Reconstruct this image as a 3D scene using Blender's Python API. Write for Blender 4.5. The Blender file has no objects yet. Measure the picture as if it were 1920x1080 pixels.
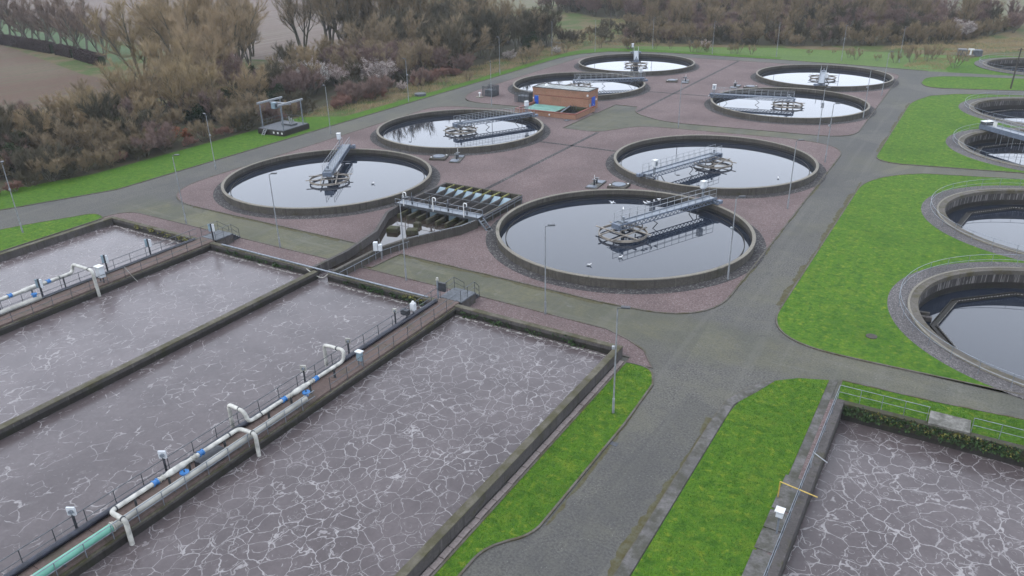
import bpy, math, random
import numpy as np
from mathutils import Matrix, Vector

random.seed(7)
RNG = np.random.default_rng(7)
SC = bpy.context.scene
COL = SC.collection
PI = math.pi

# ------------------------------------------------------------------ camera, sky, sun, exposure
CAM_H, PITCH, ROLL, YAW = 30.0, math.radians(24.78), math.radians(-1.2), math.radians(31.418)
cd = bpy.data.cameras.new('camera')
cd.sensor_width = 36.0
cd.lens = 1460.0 / 1920.0 * 36.0
cd.clip_start, cd.clip_end = 0.5, 6000.0
cam = bpy.data.objects.new('camera', cd)
COL.objects.link(cam)
right = Vector((math.cos(YAW), math.sin(YAW), 0))
fwd0 = Vector((-math.sin(YAW), math.cos(YAW), 0))
fwd = fwd0 * math.cos(PITCH) + Vector((0, 0, -math.sin(PITCH)))
up = right.cross(fwd)
r2 = right * math.cos(ROLL) + up * math.sin(ROLL)
u2 = up * math.cos(ROLL) - right * math.sin(ROLL)
m = Matrix((r2, u2, -fwd)).transposed().to_4x4()
m.translation = Vector((0, 0, CAM_H))
cam.matrix_world = m
SC.camera = cam

SUN_EL, SUN_AZ = math.radians(50), math.radians(215)      # high sun behind an even cloud layer
world = bpy.data.worlds.new('World')
SC.world = world
world.use_nodes = True
wn, wl = world.node_tree.nodes, world.node_tree.links
wn.clear()
wo = wn.new('ShaderNodeOutputWorld')
wb = wn.new('ShaderNodeBackground')
sky = wn.new('ShaderNodeTexSky')
sky.sky_type = 'NISHITA'
sky.sun_disc = False
sky.sun_elevation = SUN_EL
sky.sun_rotation = SUN_AZ
sky.air_density, sky.dust_density, sky.ozone_density = 1.0, 6.0, 1.0
hs = wn.new('ShaderNodeHueSaturation')
hs.inputs['Saturation'].default_value = 0.22
mx = wn.new('ShaderNodeMix')
mx.data_type = 'RGBA'
mx.inputs[0].default_value = 0.8
mx.inputs[7].default_value = (12.4, 13.6, 15.8, 1)           # the even grey of the cloud
wl.new(sky.outputs[0], hs.inputs['Color'])
wl.new(hs.outputs[0], mx.inputs[6])
wl.new(mx.outputs[2], wb.inputs['Color'])
wb.inputs['Strength'].default_value = 0.10
wl.new(wb.outputs[0], wo.inputs[0])

sl = bpy.data.lights.new('sun', 'SUN')
sl.energy = 0.6
sl.angle = math.radians(25)
sl.color = (1.0, 0.97, 0.92)
sun = bpy.data.objects.new('sun', sl)
COL.objects.link(sun)
sd = Vector((math.cos(SUN_EL) * math.sin(SUN_AZ), math.cos(SUN_EL) * math.cos(SUN_AZ), math.sin(SUN_EL)))
sun.rotation_euler = (-sd).to_track_quat('-Z', 'Y').to_euler()
sun.location = (0, 0, 80)

SC.view_settings.view_transform = 'Standard'
SC.view_settings.look = 'None'
SC.view_settings.exposure = 1.05
SC.view_settings.gamma = 1.0
SC.view_settings.use_curve_mapping = False
SC.cycles.use_denoising = True
SC.cycles.max_bounces = 8
SC.cycles.transparent_max_bounces = 8
SC.cycles.volume_bounces = 1

# ------------------------------------------------------------------ helpers
def srgb(r, g, b):
    f = lambda c: (c / 255 / 12.92) if c / 255 <= 0.04045 else ((c / 255 + 0.055) / 1.055) ** 2.4
    return (f(r), f(g), f(b), 1.0)

class MB:
    def __init__(s):
        s.v, s.f = [], []
    def add(s, vs, fs):
        b = len(s.v)
        s.v += [tuple(p) for p in vs]
        s.f += [tuple(i + b for i in f) for f in fs]
        return s
    def mm(s, x0, x1, y0, y1, z0, z1):
        return s.add([(x0, y0, z0), (x1, y0, z0), (x1, y1, z0), (x0, y1, z0), (x0, y0, z1), (x1, y0, z1), (x1, y1, z1), (x0, y1, z1)],
                     [(0, 3, 2, 1), (4, 5, 6, 7), (0, 1, 5, 4), (1, 2, 6, 5), (2, 3, 7, 6), (3, 0, 4, 7)])
    def bev(s, x0, x1, y0, y1, z0, z1, b=0.02):
        # box with chamfered upper edges
        P = [(x0, y0, z0), (x1, y0, z0), (x1, y1, z0), (x0, y1, z0),
             (x0, y0, z1 - b), (x1, y0, z1 - b), (x1, y1, z1 - b), (x0, y1, z1 - b),
             (x0 + b, y0 + b, z1), (x1 - b, y0 + b, z1), (x1 - b, y1 - b, z1), (x0 + b, y1 - b, z1)]
        F = [(0, 3, 2, 1), (8, 9, 10, 11)]
        for k in (0, 4):
            for i in range(4):
                j = (i + 1) % 4
                F.append((k + i, k + j, k + 4 + j, k + 4 + i))
        return s.add(P, F)
    def beam(s, p, q, w, h=None):
        h = h or w
        p, q = Vector(p), Vector(q)
        d = (q - p).normalized()
        a = d.cross(Vector((0, 0, 1)))
        if a.length < 1e-4:
            a = Vector((1, 0, 0))
        a.normalize()
        c = a.cross(d)
        vs = []
        for e in (p, q):
            for i, j in ((-1, -1), (1, -1), (1, 1), (-1, 1)):
                vs.append(e + a * (w / 2 * i) + c * (h / 2 * j))
        return s.add(vs, [(0, 1, 2, 3), (7, 6, 5, 4), (0, 4, 5, 1), (1, 5, 6, 2), (2, 6, 7, 3), (3, 7, 4, 0)])
    def tube(s, pts, r, n=8, closed=False, cap=True):
        pts = [Vector(p) for p in pts]
        N = len(pts)
        rs = r if isinstance(r, (list, tuple)) else [r] * N
        vs, fs = [], []
        prev = None
        for i, p in enumerate(pts):
            if closed:
                d = pts[(i + 1) % N] - pts[i - 1]
            else:
                d = pts[min(i + 1, N - 1)] - pts[max(i - 1, 0)]
            d.normalize()
            if prev is None:
                a = d.cross(Vector((0, 0, 1)))
                if a.length < 1e-3:
                    a = d.cross(Vector((1, 0, 0)))
            else:
                a = prev - d * prev.dot(d)
            a.normalize()
            prev = a
            b = d.cross(a)
            for k in range(n):
                t = 2 * PI * k / n
                vs.append(p + (a * math.cos(t) + b * math.sin(t)) * rs[i])
        M = N if closed else N - 1
        for i in range(M):
            for k in range(n):
                A, B = i * n + k, i * n + (k + 1) % n
                C, D = ((i + 1) % N) * n + (k + 1) % n, ((i + 1) % N) * n + k
                fs.append((A, B, C, D))
        if cap and not closed:
            fs.append(tuple(range(n))[::-1])
            fs.append(tuple((N - 1) * n + k for k in range(n)))
        return s.add(vs, fs)
    def ring(s, cx, cy, prof, n=128, a0=0, a1=2 * PI):
        # revolve a closed profile [(r,z)...]
        full = abs(a1 - a0 - 2 * PI) < 1e-6
        M = n if full else n + 1
        vs, fs = [], []
        K = len(prof)
        for i in range(M):
            t = a0 + (a1 - a0) * i / n
            for (r, z) in prof:
                vs.append((cx + r * math.cos(t), cy + r * math.sin(t), z))
        for i in range(n):
            j = (i + 1) % M
            for k in range(K):
                l = (k + 1) % K
                fs.append((i * K + k, j * K + k, j * K + l, i * K + l))
        if not full:
            fs.append(tuple(range(K)))
            fs.append(tuple((M - 1) * K + k for k in range(K))[::-1])
        return s.add(vs, fs)
    def disc(s, cx, cy, r, z, n=64):
        return s.add([(cx + r * math.cos(2 * PI * i / n), cy + r * math.sin(2 * PI * i / n), z) for i in range(n)], [tuple(range(n))])
    def cyl(s, cx, cy, r, z0, z1, n=20, r1=None):
        r1 = r if r1 is None else r1
        vs = [(cx + r * math.cos(2 * PI * i / n), cy + r * math.sin(2 * PI * i / n), z0) for i in range(n)]
        vs += [(cx + r1 * math.cos(2 * PI * i / n), cy + r1 * math.sin(2 * PI * i / n), z1) for i in range(n)]
        fs = [tuple(range(n))[::-1], tuple(range(n, 2 * n))]
        fs += [(i, (i + 1) % n, n + (i + 1) % n, n + i) for i in range(n)]
        return s.add(vs, fs)
    def mesh(s, name, smooth=True):
        me = bpy.data.meshes.new(name)
        me.from_pydata([tuple(p) for p in s.v], [], s.f)
        me.update()
        if smooth:
            me.shade_smooth()
            me.set_sharp_from_angle(angle=math.radians(38))
        return me
    def build(s, name, mat, parent=None, smooth=True, loc=None):
        return link(name, s.mesh(name, smooth), mat, parent, loc)

def link(name, me, mat=None, parent=None, loc=None):
    o = bpy.data.objects.new(name, me)
    if mat is not None and me is not None and not me.materials:
        me.materials.append(mat)
    COL.objects.link(o)
    if parent is not None:
        o.parent = parent
    if loc is not None:
        o.location = loc
    return o

def tag(o, label, cat, group=None):
    o['label'] = label
    o['category'] = cat
    if group:
        o['group'] = group
    return o

def struct(o):
    o['kind'] = 'structure'
    return o

def thing(name, label, cat, loc=(0, 0, 0), rz=0.0, group=None):
    o = bpy.data.objects.new(name, None)
    o.empty_display_size = 0.3
    COL.objects.link(o)
    o.location = loc
    o.rotation_euler = (0, 0, rz)
    return tag(o, label, cat, group)

def dup(root, loc, rz=0.0, scale=None, label=None, group=None):
    r = root.copy()
    COL.objects.link(r)
    r.location = loc
    r.rotation_euler = (0, 0, rz)
    if scale is not None:
        r.scale = scale
    if label:
        r['label'] = label
    if group:
        r['group'] = group
    for ch in list(root.children):
        c = ch.copy()
        COL.objects.link(c)
        c.parent = r
        for g in list(ch.children):
            d = g.copy()
            COL.objects.link(d)
            d.parent = c
    return r

def rounded(pts):
    # pts: (x,y) or (x,y,radius) -> polygon with rounded corners
    out = []
    n = len(pts)
    for i, p in enumerate(pts):
        if len(p) < 3 or p[2] <= 0:
            out.append((p[0], p[1]))
            continue
        P = Vector(p[:2]); A = Vector(pts[i - 1][:2]); B = Vector(pts[(i + 1) % n][:2])
        da, db = (A - P), (B - P)
        r = min(p[2], da.length * 0.9, db.length * 0.9)
        da.normalize(); db.normalize()
        s, e = P + da * r, P + db * r
        for k in range(11):
            t = k / 10
            q = s * (1 - t) ** 2 + P * (2 * t * (1 - t)) + e * t ** 2
            out.append((q.x, q.y))
    return out

def circle(cx, cy, r, n=96):
    return [(cx + r * math.cos(2 * PI * i / n), cy + r * math.sin(2 * PI * i / n)) for i in range(n)]

def sheet(name, loops, z, mat):
    cu = bpy.data.curves.new('tmp', 'CURVE')
    cu.dimensions = '2D'
    cu.fill_mode = 'BOTH'
    for lp in loops:
        sp = cu.splines.new('POLY')
        sp.points.add(len(lp) - 1)
        for i, p in enumerate(lp):
            sp.points[i].co = (p[0], p[1], 0, 1)
        sp.use_cyclic_u = True
    co = bpy.data.objects.new('tmp', cu)
    COL.objects.link(co)
    dg = bpy.context.evaluated_depsgraph_get()
    me = bpy.data.meshes.new_from_object(co.evaluated_get(dg))
    bpy.data.objects.remove(co)
    bpy.data.curves.remove(cu)
    me.materials.clear()
    bad = [p for p in me.polygons if p.normal.z < 0]
    if len(bad) > len(me.polygons) / 2:
        me.flip_normals()
    o = link(name, me, mat)
    o.location.z = z
    return struct(o)

def strip(name, pts, w, z0, z1, mat, closed=True, kind=True, off=0.0):
    # a low solid strip (kerb) following a polyline, its inner side on the line
    P = [Vector(p) for p in pts]
    n = len(P)
    L, R = [], []
    for i in range(n):
        if closed:
            a, b = P[i - 1], P[(i + 1) % n]
        else:
            a, b = P[max(i - 1, 0)], P[min(i + 1, n - 1)]
        d = (b - a)
        d.normalize()
        nrm = Vector((d.y, -d.x))
        L.append(P[i] + nrm * off)
        R.append(P[i] + nrm * (off + w))
    mb = MB()
    for i in range(n):
        mb.v += [(L[i].x, L[i].y, z0), (L[i].x, L[i].y, z1), (R[i].x, R[i].y, z1), (R[i].x, R[i].y, z0)]
    for i in range(n if closed else n - 1):
        j = (i + 1) % n
        for k in range(4):
            l = (k + 1) % 4
            mb.f.append((i * 4 + k, j * 4 + k, j * 4 + l, i * 4 + l))
    if not closed:
        mb.f += [(0, 1, 2, 3), (4 * n - 1, 4 * n - 2, 4 * n - 3, 4 * n - 4)]
    o = mb.build(name, mat)
    return struct(o) if kind else o

# ------------------------------------------------------------------ materials
class NT:
    def __init__(s, name, rough=0.85, spec=0.3):
        s.m = bpy.data.materials.new(name)
        s.m.use_nodes = True
        s.n, s.l = s.m.node_tree.nodes, s.m.node_tree.links
        s.p = s.n['Principled BSDF']
        s.p.inputs['Roughness'].default_value = rough
        s.p.inputs['Specular IOR Level'].default_value = spec
        s.tc = s.n.new('ShaderNodeTexCoord')
        s.co = s.tc.outputs['Object']
    def geo(s):
        g = s.n.new('ShaderNodeNewGeometry')
        s.co = g.outputs['Position']
        return s
    def map(s, scale=(1, 1, 1), rot=0, src=None):
        mp = s.n.new('ShaderNodeMapping')
        mp.inputs['Scale'].default_value = scale
        mp.inputs['Rotation'].default_value = (0, 0, rot)
        s.l.new(src or s.co, mp.inputs[0])
        return mp.outputs[0]
    def noise(s, scale, detail=4, rough=0.55, co=None, dist=0.0, out=0):
        t = s.n.new('ShaderNodeTexNoise')
        t.inputs['Scale'].default_value = scale
        t.inputs['Detail'].default_value = detail
        t.inputs['Roughness'].default_value = rough
        t.inputs['Distortion'].default_value = dist
        s.l.new(co or s.co, t.inputs['Vector'])
        return t.outputs[out]
    def vor(s, scale, feature='F1', co=None, out='Distance', rnd=1.0):
        t = s.n.new('ShaderNodeTexVoronoi')
        t.feature = feature
        t.inputs['Scale'].default_value = scale
        t.inputs['Randomness'].default_value = rnd
        s.l.new(co or s.co, t.inputs['Vector'])
        return t.outputs[out]
    def step(s, x, a, b, lo=0.0, hi=1.0, smooth=True):
        t = s.n.new('ShaderNodeMapRange')
        t.interpolation_type = 'SMOOTHSTEP' if smooth else 'LINEAR'
        t.inputs[1].default_value, t.inputs[2].default_value = a, b
        t.inputs[3].default_value, t.inputs[4].default_value = lo, hi
        s.l.new(x, t.inputs[0])
        return t.outputs[0]
    def math(s, op, a, b=0.5):
        t = s.n.new('ShaderNodeMath')
        t.operation = op
        for i, x in enumerate((a, b)):
            if isinstance(x, (int, float)):
                t.inputs[i].default_value = x
            else:
                s.l.new(x, t.inputs[i])
        return t.outputs[0]
    def vadd(s, a, b, k):
        sc = s.n.new('ShaderNodeVectorMath'); sc.operation = 'MULTIPLY_ADD'
        s.l.new(b, sc.inputs[0])
        sc.inputs[1].default_value = (k, k, k)
        s.l.new(a, sc.inputs[2])
        return sc.outputs[0]
    def mix(s, f, a, b, blend='MIX'):
        t = s.n.new('ShaderNodeMix')
        t.data_type = 'RGBA'
        t.blend_type = blend
        for i, x in ((0, f), (6, a), (7, b)):
            if isinstance(x, (int, float)):
                t.inputs[i].default_value = x
            elif isinstance(x, tuple):
                t.inputs[i].default_value = x
            else:
                s.l.new(x, t.inputs[i])
        return t.outputs[2]
    def xyz(s, src=None):
        t = s.n.new('ShaderNodeSeparateXYZ')
        s.l.new(src or s.co, t.inputs[0])
        return t.outputs
    k = 0.385
    def col(s, c):
        if isinstance(c, tuple):
            s.p.inputs['Base Color'].default_value = tuple(x * s.k for x in c[:3]) + (1,)
        else:
            s.l.new(s.mix(1.0, c, (s.k, s.k, s.k, 1), 'MULTIPLY'), s.p.inputs['Base Color'])
        return s
    def bump(s, h, strength=0.3, dist=0.02):
        b = s.n.new('ShaderNodeBump')
        b.inputs['Strength'].default_value = strength
        b.inputs['Distance'].default_value = dist
        s.l.new(h, b.inputs['Height'])
        s.l.new(b.outputs[0], s.p.inputs['Normal'])
        return s
    def rnd(s):
        return s.n.new('ShaderNodeObjectInfo').outputs['Random']

M = {}
def plain(name, c, rough=0.6, metal=0.0, var=0.12, scale=3.0, spec=0.4):
    t = NT(name, rough, spec)
    t.k = 0.53
    t.geo()
    n = t.noise(scale, 5)
    dk = tuple(x * (1 - 2 * var) for x in c[:3]) + (1,)
    lt = tuple(min(1, x * (1 + var)) for x in c[:3]) + (1,)
    t.col(t.mix(t.step(n, 0.3, 0.7), dk, lt))
    t.p.inputs['Metallic'].default_value = metal
    M[name] = t.m
    return t.m

def mat_concrete(name, c, moss=(0.05, 0.055, 0.02, 1), mossamt=0.35, streak=True, dark=0.55, rough=0.9, lt=1.75, la=0.64):
    t = NT(name, rough, 0.2).geo()
    big = t.noise(0.35, 4)
    fine = t.noise(6.0, 5, 0.65)
    base = t.mix(t.step(fine, 0.3, 0.75), tuple(x * 0.72 for x in c[:3]) + (1,), tuple(x * 1.12 for x in c[:3]) + (1,))
    base = t.mix(t.step(big, 0.4, 0.7, 0, 0.6), base, tuple(x * dark for x in c[:3]) + (1,))
    if streak:
        st = t.noise(1.0, 3, 0.6, co=t.map((3.2, 3.2, 0.12)))
        base = t.mix(t.step(st, 0.52, 0.66, 0, 0.65), base, tuple(x * 0.42 for x in c[:3]) + (1,))
        st2 = t.noise(1.0, 2, 0.5, co=t.map((4.3, 4.3, 0.2), 0.4))
        base = t.mix(t.step(st2, la, la + 0.1, 0, 0.55), base, tuple(min(1, x * lt) for x in c[:3]) + (1,))
    mo = t.noise(0.8, 6, 0.7)
    base = t.mix(t.step(mo, 0.62 - mossamt * 0.3, 0.78 - mossamt * 0.2, 0, 0.8), base, moss)
    t.col(base)
    t.bump(fine, 0.35, 0.03)
    M[name] = t.m
    return t.m

def mat_gravel(name, c1, c2, c3, scale=9.0, weeds=0.25):
    t = NT(name, 0.95, 0.15).geo()
    v = t.vor(scale, 'F1', out='Color')
    g = t.n.new('ShaderNodeSeparateColor'); t.l.new(v, g.inputs[0])
    base = t.mix(t.step(g.outputs[0], 0.05, 0.95, smooth=False), c1, c2)
    base = t.mix(t.step(g.outputs[1], 0.8, 0.95), base, c3)
    big = t.noise(0.12, 4)
    base = t.mix(t.step(big, 0.35, 0.7, 0, 0.45), base, tuple(x * 0.62 for x in c1[:3]) + (1,))
    trk = t.noise(1.0, 5, 0.65, co=t.map((0.5, 0.05, 1), 0.05), dist=0.6)
    base = t.mix(t.step(trk, 0.55, 0.75, 0, 0.25), base, tuple(x * 0.6 for x in c2[:3]) + (1,))
    wd = t.noise(0.5, 7, 0.72)
    base = t.mix(t.step(wd, 0.62, 0.8, 0, weeds * 2), base, (0.05, 0.055, 0.03, 1))
    t.col(base)
    t.bump(t.vor(scale), 0.5, 0.04)
    M[name] = t.m
    return t.m

def mat_road():
    t = NT('road_asphalt', 0.92, 0.2).geo()
    fine = t.noise(7.0, 6, 0.75)
    base = t.mix(t.step(fine, 0.36, 0.64), (0.072, 0.070, 0.065, 1), (0.185, 0.178, 0.160, 1))
    spk = t.vor(3.2, 'F1')
    base = t.mix(t.step(spk, 0.13, 0.05, 0, 0.7), base, (0.42, 0.41, 0.38, 1))
    base = t.mix(t.step(t.noise(0.9, 6, 0.7), 0.42, 0.7, 0, 0.55), base, (0.165, 0.160, 0.130, 1))
    big = t.noise(0.10, 5, 0.6)
    base = t.mix(t.step(big, 0.42, 0.68, 0, 0.5), base, (0.085, 0.084, 0.084, 1))
    # moss and algae film on the damp concrete beside the basins, thinning out towards the driven asphalt
    X, Y, Z = t.xyz()
    wob = t.noise(0.25, 4, 0.6)
    yw = t.math('ADD', Y, t.math('MULTIPLY', t.math('SUBTRACT', wob, 0.5), 5.0))
    b1 = t.math('MULTIPLY', t.step(yw, 50.0, 53.0), t.step(yw, 58.5, 56.0))
    b1 = t.math('MULTIPLY', b1, t.step(X, -12.0, -26.0, 0.45, 1.0))
    b1 = t.math('MULTIPLY', b1, t.step(X, -92.0, -82.0))
    b2 = t.math('MULTIPLY', t.step(yw, 110.0, 114.0), t.step(yw, 136.0, 126.0))
    b2 = t.math('MULTIPLY', b2, t.math('MULTIPLY', t.step(X, -19.0, -28.0), t.step(X, -80.0, -70.0, 0.3, 1.0)))
    b3 = t.math('MULTIPLY', t.math('MULTIPLY', t.step(yw, 111.0, 114.0), t.step(yw, 120.0, 117.0)), t.step(X, -12.0, -8.0, 0, 0.5))
    mm = t.math('MAXIMUM', t.math('MAXIMUM', b1, b2), b3)
    tex = t.noise(0.7, 8, 0.72)
    tex2 = t.noise(0.22, 5, 0.6, dist=0.8)
    mf = t.math('MULTIPLY', mm, t.step(tex, 0.25, 0.6, 0.55, 1.0))
    mossc = t.mix(t.step(tex2, 0.38, 0.66), (0.125, 0.130, 0.078, 1), (0.200, 0.190, 0.098, 1))
    mossc = t.mix(t.step(t.noise(0.5, 6, 0.6, dist=1.0), 0.58, 0.72, 0, 0.7), mossc, (0.26, 0.26, 0.225, 1))
    mossc = t.mix(t.step(t.noise(3.0, 7, 0.75), 0.40, 0.62, 0, 0.55), mossc, (0.085, 0.088, 0.058, 1))
    mossc = t.mix(t.step(t.noise(1.0, 5, 0.7, co=t.map((0.08, 0.9, 1)), dist=0.5), 0.52, 0.66, 0, 0.5), mossc, (0.24, 0.235, 0.185, 1))
    base = t.mix(t.math('MULTIPLY', mf, 0.85), base, mossc)
    # general thin green film everywhere the traffic does not sweep
    film = t.noise(0.06, 6, 0.65)
    base = t.mix(t.step(film, 0.48, 0.68, 0, 0.5), base, (0.175, 0.168, 0.112, 1))
    # old repair patches, wheel wear and damp stains
    pt = t.vor(0.085, 'F1', t.map((1, 0.7, 1), 0.1), out='Color')
    pg = t.n.new('ShaderNodeSeparateColor'); t.l.new(pt, pg.inputs[0])
    base = t.mix(t.step(pg.outputs[0], 0.25, 0.85, 0, 0.30), base, (0.078, 0.078, 0.076, 1))
    tyre = t.noise(1.0, 3, 0.55, co=t.map((0.9, 0.03, 1)), dist=0.2)
    base = t.mix(t.step(tyre, 0.52, 0.70, 0, 0.20), base, (0.205, 0.198, 0.172, 1))
    stn = t.noise(0.35, 6, 0.7, dist=0.7)
    base = t.mix(t.step(stn, 0.60, 0.74, 0, 0.6), base, (0.050, 0.050, 0.050, 1))
    t.k = 0.45
    t.col(base)
    t.bump(fine, 0.25, 0.02)
    M['road'] = t.m

def mat_grass(name, a=(0.074, 0.185, 0.018, 1), b=(0.138, 0.265, 0.025, 1), y=(0.305, 0.350, 0.040, 1), dk=(0.043, 0.124, 0.015, 1), dry=None):
    t = NT(name, 0.95, 0.1).geo()
    n1 = t.noise(0.5, 6, 0.68)
    n2 = t.noise(4.5, 5, 0.7)
    mow = t.noise(1.0, 4, 0.65, co=t.map((2.6, 0.22, 1), 0.06), dist=0.3)
    c = t.mix(t.step(n2, 0.3, 0.7), a, b)
    c = t.mix(t.step(n1, 0.50, 0.76, 0, 0.42), c, y)
    c = t.mix(t.step(t.noise(2.2, 5, 0.65), 0.52, 0.66, 0, 0.55), c, y)
    c = t.mix(t.step(mow, 0.5, 0.72, 0, 0.28), c, dk)
    c = t.mix(t.step(t.noise(0.11, 3), 0.5, 0.7, 0, 0.35), c, dk)
    c = t.mix(t.step(t.noise(11.0, 4, 0.7), 0.50, 0.70, 0, 0.6), c, dk)
    c = t.mix(t.step(t.noise(1.3, 6, 0.72), 0.48, 0.62, 0, 0.6), c, dk)
    if dry:
        c = t.mix(t.step(t.noise(0.09, 7, 0.68, dist=0.5), 0.42, 0.58), c, dry)
    t.col(c)
    t.bump(n2, 0.6, 0.08)
    M[name] = t.m
    return t.m

def mat_water():
    t = NT('settled_water', 0.015, 0.5).geo()
    t.p.inputs['IOR'].default_value = 1.42
    t.col((0.024, 0.032, 0.050, 1))
    n = t.noise(0.5, 3, 0.5)
    t.bump(n, 0.012, 0.05)
    M['water'] = t.m

def mat_foam(name, dens, scale, thin=1.0, tone=1.0, seedoff=0.0):
    # brown mixed liquor with a net of torn foam rings
    t = NT(name, 0.32, 0.40).geo()
    t.p.inputs['IOR'].default_value = 1.333
    co = t.map((1, 1, 0))
    co.node.inputs['Location'].default_value = (seedoff, seedoff * 0.7, 0)
    w0 = t.noise(0.22, 2, 0.5, co=co, out=1)
    w1 = t.noise(0.9 * scale, 2, 0.5, co=co, out=1)
    w2 = t.noise(3.0 * scale, 2, 0.5, co=co, out=1)
    c1 = t.vadd(t.vadd(t.vadd(co, w0, 1.6), w1, 0.62 / scale), w2, 0.16 / scale)
    c2 = t.vadd(t.vadd(t.vadd(co, w0, -1.4), w1, -0.7 / scale), w2, 0.16 / scale)
    sq = t.map((1.0, 0.82, 1), 0.55, c1)
    def cells(sc_, cc):
        v = t.n.new('ShaderNodeTexVoronoi')
        v.feature = 'F1'
        v.inputs['Scale'].default_value = sc_
        v.inputs['Randomness'].default_value = 0.85
        t.l.new(cc, v.inputs['Vector'])
        g = t.n.new('ShaderNodeSeparateColor')
        t.l.new(v.outputs['Color'], g.inputs[0])
        return v.outputs['Distance'], g.outputs
    d1, r1 = cells(0.88 * scale, sq)
    d2, r2 = cells(1.5 * scale, c2)
    e1 = t.vor(0.88 * scale, 'DISTANCE_TO_EDGE', sq, rnd=0.85)
    wn_ = t.noise(1.4 * scale, 3, 0.6, co=c2)
    wid = t.step(wn_, 0.3, 0.72, 0.020 * thin, 0.075 * thin)
    br1 = t.step(t.noise(0.75 * scale, 3, 0.6, co=c2), 0.60 - dens * 0.30, 0.70 - dens * 0.24)
    br2 = t.step(t.noise(0.9 * scale, 3, 0.6, co=c1), 0.66 - dens * 0.15, 0.72 - dens * 0.12)
    patch = t.step(t.noise(0.16, 4, 0.6, co=co), 0.36, 0.62, 0.42, 1.0)
    drift = t.step(t.noise(1.0, 4, 0.6, co=t.map((0.5, 0.11, 1), 0.35, co), dist=1.2), 0.35, 0.62, 0.5, 1.0)
    patch = t.math('MULTIPLY', patch, drift)
    patch = t.step(patch, 0.15, 0.75, 0.38, 1.0)
    def line(e, w):
        return t.step(t.math('DIVIDE', e, w), 1.0, 0.3)
    # bubble outlines: one ring inside each cell, of its own radius
    rad1 = t.step(r1[0], 0, 1, 0.40, 0.58, False)
    ring1 = t.math('MULTIPLY', line(t.math('ABSOLUTE', t.math('SUBTRACT', d1, rad1)), t.math('MULTIPLY', wid, 0.9)), br2)
    rad2 = t.step(r2[1], 0, 1, 0.22, 0.44, False)
    ring2 = t.math('MULTIPLY', line(t.math('ABSOLUTE', t.math('SUBTRACT', d2, rad2)), t.math('MULTIPLY', wid, 0.9)), br2)
    gap = t.math('MULTIPLY', line(e1, t.math('MULTIPLY', wid, 1.0)), br1)
    f = t.math('MAXIMUM', t.math('MULTIPLY', ring1, 0.9), t.math('MAXIMUM', t.math('MULTIPLY', ring2, 0.62 if dens > 0.8 else 0.9), gap))
    # smears of thin scum gathered between the bubbles
    sm = t.step(t.noise(1.6 * scale, 7, 0.72, co=c1, dist=0.8), 0.52, 0.72, 0, 0.62 * min(dens, 1.2))
    sm = t.math('MULTIPLY', sm, t.step(d1, 0.34, 0.60, 0.12, 1.0))
    f = t.math('MULTIPLY', t.math('MAXIMUM', f, sm), patch)
    tear = t.noise(7.0, 3, 0.7, co=co)
    f = t.math('MULTIPLY', f, t.step(tear, 0.25, 0.6, 0.55, 1.0))
    lq = t.noise(0.25, 5, 0.6, co=co)
    base = t.mix(t.step(lq, 0.3, 0.7), tuple(x * tone for x in (0.097, 0.079, 0.081)) + (1,), tuple(x * tone for x in (0.136, 0.113, 0.115)) + (1,))
    base = t.mix(t.step(t.noise(3.2, 6, 0.7, co=co), 0.35, 0.7, 0, 0.40), base, (0.058 * tone, 0.047 * tone, 0.047 * tone, 1))
    t.col(t.mix(t.math('MULTIPLY', f, 0.80), base, (0.60, 0.57, 0.57, 1)))
    t.l.new(t.step(f, 0, 1, 0.22, 0.7), t.p.inputs['Roughness'])
    h = t.math('ADD', t.math('MULTIPLY', f, 0.6), t.noise(2.2, 4, 0.6, co=co))
    t.bump(h, 0.22, 0.06)
    M[name] = t.m

def mat_brick():
    t = NT('brick', 0.9, 0.2)
    t.geo()
    X, Y, Z = t.xyz()
    hx = t.math('ADD', X, Y)
    cb = t.n.new('ShaderNodeCombineXYZ')
    t.l.new(hx, cb.inputs[0]); t.l.new(Z, cb.inputs[1])
    b = t.n.new('ShaderNodeTexBrick')
    b.inputs['Color1'].default_value = (0.50, 0.225, 0.135, 1)
    b.inputs['Color2'].default_value = (0.40, 0.175, 0.105, 1)
    b.inputs['Mortar'].default_value = (0.45, 0.37, 0.29, 1)
    b.inputs['Scale'].default_value = 1.0
    b.inputs['Brick Width'].default_value = 0.23
    b.inputs['Row Height'].default_value = 0.075
    b.inputs['Mortar Size'].default_value = 0.008
    t.l.new(cb.outputs[0], b.inputs['Vector'])
    n = t.noise(0.6, 5, 0.6)
    c = t.mix(t.step(n, 0.45, 0.7, 0, 0.45), b.outputs[0], (0.20, 0.14, 0.09, 1))
    t.col(c)
    M['brick'] = t.m

def mat_bark(name, a, b, rough=0.95):
    t = NT(name, rough, 0.1)
    t.k = 0.51
    r = t.rnd()
    n = t.noise(0.6, 3)
    c = t.mix(r, a, b)
    c = t.mix(t.step(n, 0.35, 0.7, 0, 0.5), c, tuple(x * 0.6 for x in a[:3]) + (1,))
    t.col(c)
    M[name] = t.m

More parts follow.
